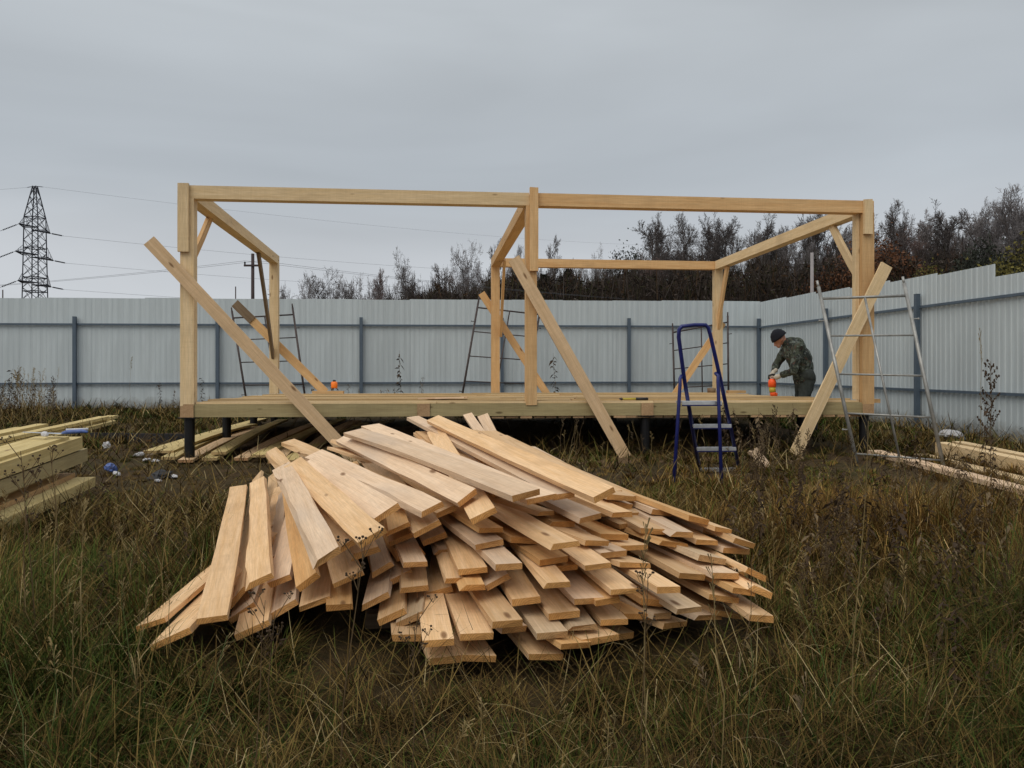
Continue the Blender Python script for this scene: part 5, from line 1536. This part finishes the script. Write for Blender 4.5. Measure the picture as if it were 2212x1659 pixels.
def weed_proto(kind, seed, h):
    r = random.Random(seed)
    st, hdm = MB(), MB()
    lean = Vector((r.gauss(0, .05), r.gauss(0, .05), 1)).normalized()
    pts = [Vector((0, 0, -.03))]
    for i in range(6): pts.append(pts[-1] + (lean + Vector((r.gauss(0, .05), r.gauss(0, .05), 0))).normalized() * h / 6)
    st.tube(pts, [(.0026 if kind == 'reed' else .0040) * (1 - .1 * i) for i in range(7)], 5)
    def at(q): i = min(int(q * 6), 5); return pts[i].lerp(pts[i+1], q * 6 - i)
    if kind == 'umbel':
        for k in range(r.randint(5, 8)):
            q = r.uniform(.72, .97); b = at(q); a_ = r.uniform(0, 6.28); L = r.uniform(.05, .13)
            e = b + Vector((math.cos(a_) * L * .7, math.sin(a_) * L * .7, L)); st.tube([b, e], [.0022, .0016], 4)
            for j in range(r.randint(3, 6)):
                a2 = r.uniform(0, 6.28); f_ = e + Vector((math.cos(a2) * .025, math.sin(a2) * .025, r.uniform(.0, .02))); st.tube([e - Vector((0, 0, .02)), f_], .0012, 3, False); hdm.ball(f_, r.uniform(.0042, .0072), (1, 1, .8), 6, 4)
    elif kind == 'mugwort':
        for k in range(26):
            q = .35 + .63 * k / 26; b = at(q); a_ = r.uniform(0, 6.28); L = .16 * (1.15 - q) + .03
            e = b + Vector((math.cos(a_) * L * .7, math.sin(a_) * L * .7, L * .9)); st.tube([b, e], [.002, .0012], 4)
            for j in range(6): c = b.lerp(e, .3 + .7 * j / 5); hdm.ball(c + Vector((r.gauss(0, .006), r.gauss(0, .006), r.gauss(0, .006))), r.uniform(.004, .009), (1, 1, 1.4), 5, 4)
    elif kind == 'reed':
        for k in range(22):
            q = .78 + .22 * k / 22; b = at(min(q, .999)); a_ = r.uniform(0, 6.28); L = r.uniform(.02, .06)
            hdm.add([b, b + Vector((math.cos(a_) * L * .5 - .003, math.sin(a_) * L * .5, L)), b + Vector((math.cos(a_) * L * .5 + .003, math.sin(a_) * L * .5, L * .9))], [(0, 1, 2)])
        for k in range(3):
            b = at(.12 + .2 * k); a_ = r.uniform(0, 6.28); L = r.uniform(.14, .26); d_ = Vector((math.cos(a_), math.sin(a_), 0)); s_ = Vector((-d_.y, d_.x, 0)) * .0028
            row = []
            for q in range(6):
                t_ = q / 5; c_ = b + d_ * (L * t_) + Vector((0, 0, L * (1.5 * t_ - 1.35 * t_ * t_))); row += [c_ - s_ * (1 - .9 * t_), c_ + s_ * (1 - .9 * t_)]
            hdm.add(row, [(2*q, 2*q + 1, 2*q + 3, 2*q + 2) for q in range(5)])
    else:   # withered leafy weed
        for k in range(30):
            q = .2 + .78 * k / 30; b = at(q); a_ = r.uniform(0, 6.28); L = r.uniform(.04, .11); d_ = Vector((math.cos(a_), math.sin(a_), r.uniform(-.9, .5))); s_ = Vector((-d_.y, d_.x, r.uniform(-.6, .6))) * L * .22
            m_ = b + d_ * L * .5; hdm.add([b, m_ - s_, b + d_ * L + Vector((0, 0, -L * .3)), m_ + s_], [(0, 1, 2, 3)])
            if k % 3 == 0: hdm.ball(b + Vector((0, 0, .01)), .011, (1, 1, 1), 5, 4)
    return st.mesh('stem'), hdm.mesh('seed_heads')
WP = {}
for kd in ('umbel', 'mugwort', 'reed', 'withered'):
    WP[kd] = [weed_proto(kd, 50 + i + len(kd) * 9, 1.0) for i in range(4)]
def weed(kind, x, y, h, label, group, mats=None, lean=None, sink=0.0):
    st, hd_ = random.choice(WP[kind])
    nm = {'umbel': 'umbel_weed', 'mugwort': 'mugwort_weed', 'reed': 'grass_stalk', 'withered': 'withered_weed'}[kind]
    root = empty(nm, (x, y, gz(x, y) - sink), random.uniform(0, 6.28))
    if lean: root.rotation_euler = (lean[0], lean[1], random.uniform(0, 6.28))
    tag(root, label, 'weed' if kind != 'reed' else 'grass stalk', group)
    ms, mh = mats or {'umbel': ('weedstem', 'weedhead'), 'mugwort': ('weedstem', 'weedhead'), 'reed': ('straw', 'straw'), 'withered': ('weedstem', 'weedhead')}[kind]
    for nme, me_, mt_ in (('stem', st, ms), ('seed_heads', hd_, mh)):
        o = bpy.data.objects.new(nme, me_); COL.objects.link(o); o.parent = root
        if nme == 'seed_heads': o['kind'] = 'stuff'
        if not me_.materials: me_.materials.append(M[mt_])
        o.material_slots[0].link = 'OBJECT'; o.material_slots[0].material = M[mt_]
        o.scale = (h * .95 if kind != 'reed' else 1, h * .95 if kind != 'reed' else 1, h)
    return root
def weed_at(kind, u, vtop, d, label, group=None, **kw):
    x = (u - CX) / FPX * d; H = EYE + (HZ - vtop) / FPX * d - gz(x, d)
    return weed(kind, x, d, max(H, .12), label, group, **kw)
wr = random.Random(5)
# singled-out plants
for (kd, u, vt, d, lb) in (
    ('umbel', 724, 1150, 2.75, 'small dark umbel standing before the wide greyish board'),
    ('umbel', 545, 1285, 2.55, 'dark umbel weed before the lower left boards, left one'),
    ('umbel', 566, 1296, 2.6, 'dark umbel weed before the lower left boards, right one'),
    ('umbel', 884, 1296, 2.6, 'dark umbel weed before the lower middle board ends'),
    ('reed', 1838, 880, 3.0, 'tall straw stalk rising highest in the right foreground'),
    ('reed', 1556, 1180, 2.6, 'straw stalk before the right end of the heap'),
    ('reed', 1392, 1120, 2.7, 'straw stalk with fluffy head before the heap, right of centre'),
    ('umbel', 1372, 1240, 2.7, 'dark dry stalk in front of the right half of the heap'),
    ('reed', 112, 1010, 3.6, 'tall straw stalk before the left stack'),
    ('reed', 168, 1075, 3.4, 'second tall straw stalk right of the left stack'),
    ('umbel', 62, 960, 3.9, 'dark umbel weed in front of the left stack, tallest there'),
    ('umbel', 88, 1000, 3.7, 'dark umbel weed in front of the left stack, middle one'),
    ('umbel', 130, 960, 4.6, 'dark umbel weed near the far end of the left stack'),
    ('withered', 1200, 758, 17.0, 'thin dark weed against the fence right of the middle posts'),
    ('withered', 868, 752, 17.0, 'dry branching weed against the fence in the left bay'),
    ('mugwort', 2138, 772, 8.6, 'tall feathery weed against the right fence'),
    ('reed', 2118, 708, 8.4, 'tallest thin reed stalk against the right fence'),
    ('withered', 2122, 860, 8.2, 'withered bush-like weed under the tallest reed at right'),
    ('withered', 348, 820, 16.8, 'dark withered weed by the fence left of the corner post'),
    ('withered', 372, 836, 16.6, 'brown withered weed beside the left corner post'),
    ('withered', 436, 812, 16.8, 'dark weed at the fence just right of the left corner post'),
    ('reed', 280, 770, 16.5, 'bent thin stalk before the fence left of the frame'),
    ('umbel', 915, 815, 16.8, 'small dark umbel by the fence in the left bay')):
    weed_at(kd, u, vt, d, lb)
# crowds of like plants
def crowd(n, kinds, ur, dr, hr, label, group, mats=None):
    k = 0; tries = 0
    while k < n and tries < n * 12:
        tries += 1
        d = wr.uniform(*dr); u = wr.uniform(*ur); x = (u - CX) / FPX * d
        dk, s_, t_ = in_deck(np.array([x]), np.array([d]))
        if blocked(np.array([x]), np.array([d]), .03)[0] or dk[0]: continue
        kd = wr.choice(kinds); mt = wr.choice(mats) if mats else None
        weed(kd, x, d, wr.uniform(*hr), label[kd] if isinstance(label, dict) else label, group, mats=mt, lean=(wr.gauss(0, .12), wr.gauss(0, .12)))
        k += 1
crowd(120, ['withered', 'mugwort', 'umbel', 'withered'], (1600, 2230), (4.0, 7.8), (.32, .68), {'withered': 'withered brown leafy weed in the tall patch at right', 'mugwort': 'dry dark mugwort in the tall weed patch at right', 'umbel': 'dark umbel weed in the tall patch at right'}, 'weeds of the right patch', [('weedstem', 'weedhead'), ('weedstem', 'weedgrey'), ('weedstem', 'weedhead')])
crowd(34, ['withered', 'umbel'], (1720, 2230), (2.8, 4.4), (.28, .52), {'withered': 'withered weed in the right foreground grass', 'umbel': 'dark umbel in the right foreground grass'}, 'weeds in the right foreground')
crowd(26, ['withered', 'mugwort'], (-10, 120), (14.5, 17.2), (.5, 1.0), 'brown dry weed in the clump at the left end of the fence', 'weeds by the left fence', [('weedstem', 'weedgrey'), ('weedstem', 'weedhead')])
crowd(16, ['withered'], (620, 960), (15.8, 17.4), (.35, .7), 'brown weed growing along the fence behind the left bay', 'weeds along the back fence', [('weedstem', 'weedgrey')])
crowd(14, ['withered', 'mugwort'], (1560, 1740), (8.2, 9.6), (.4, .85), 'dry brown weed between stepladder and right brace', 'weeds around the stepladder', [('weedstem', 'weedgrey'), ('weedstem', 'weedhead')])
crowd(16, ['umbel', 'withered'], (20, 420), (3.6, 6.5), (.25, .5), 'dark dry weed in the grass before the left stack', 'weeds in the left foreground')
crowd(26, ['reed'], (0, 480), (2.4, 6.0), (.3, .62), 'thin straw stalk in the left grass', 'straw stalks in the left grass', [('straw', 'straw'), ('straw', 'straw'), ('greenleaf', 'straw')])
crowd(30, ['reed'], (1500, 2230), (2.4, 6.5), (.3, .66), 'thin straw stalk in the right grass', 'straw stalks in the right grass', [('straw', 'straw'), ('weedstem', 'weedgrey'), ('greenleaf', 'straw')])
crowd(9, ['reed'], (480, 1500), (2.2, 3.0), (.2, .36), 'short straw stalk in the grass before the heap', 'straw stalks before the heap')
crowd(24, ['reed'], (1180, 1720), (8.2, 10.0), (.3, .6), 'straw stalk growing by the front of the floor', 'straw stalks by the floor', [('straw', 'straw'), ('weedstem', 'weedgrey')])
crowd(40, ['reed'], (-20, 110), (12.5, 16.5), (.5, 1.05), 'tall straw stalk in the dry clump by the fence at far left', 'straw stalks by the left fence')
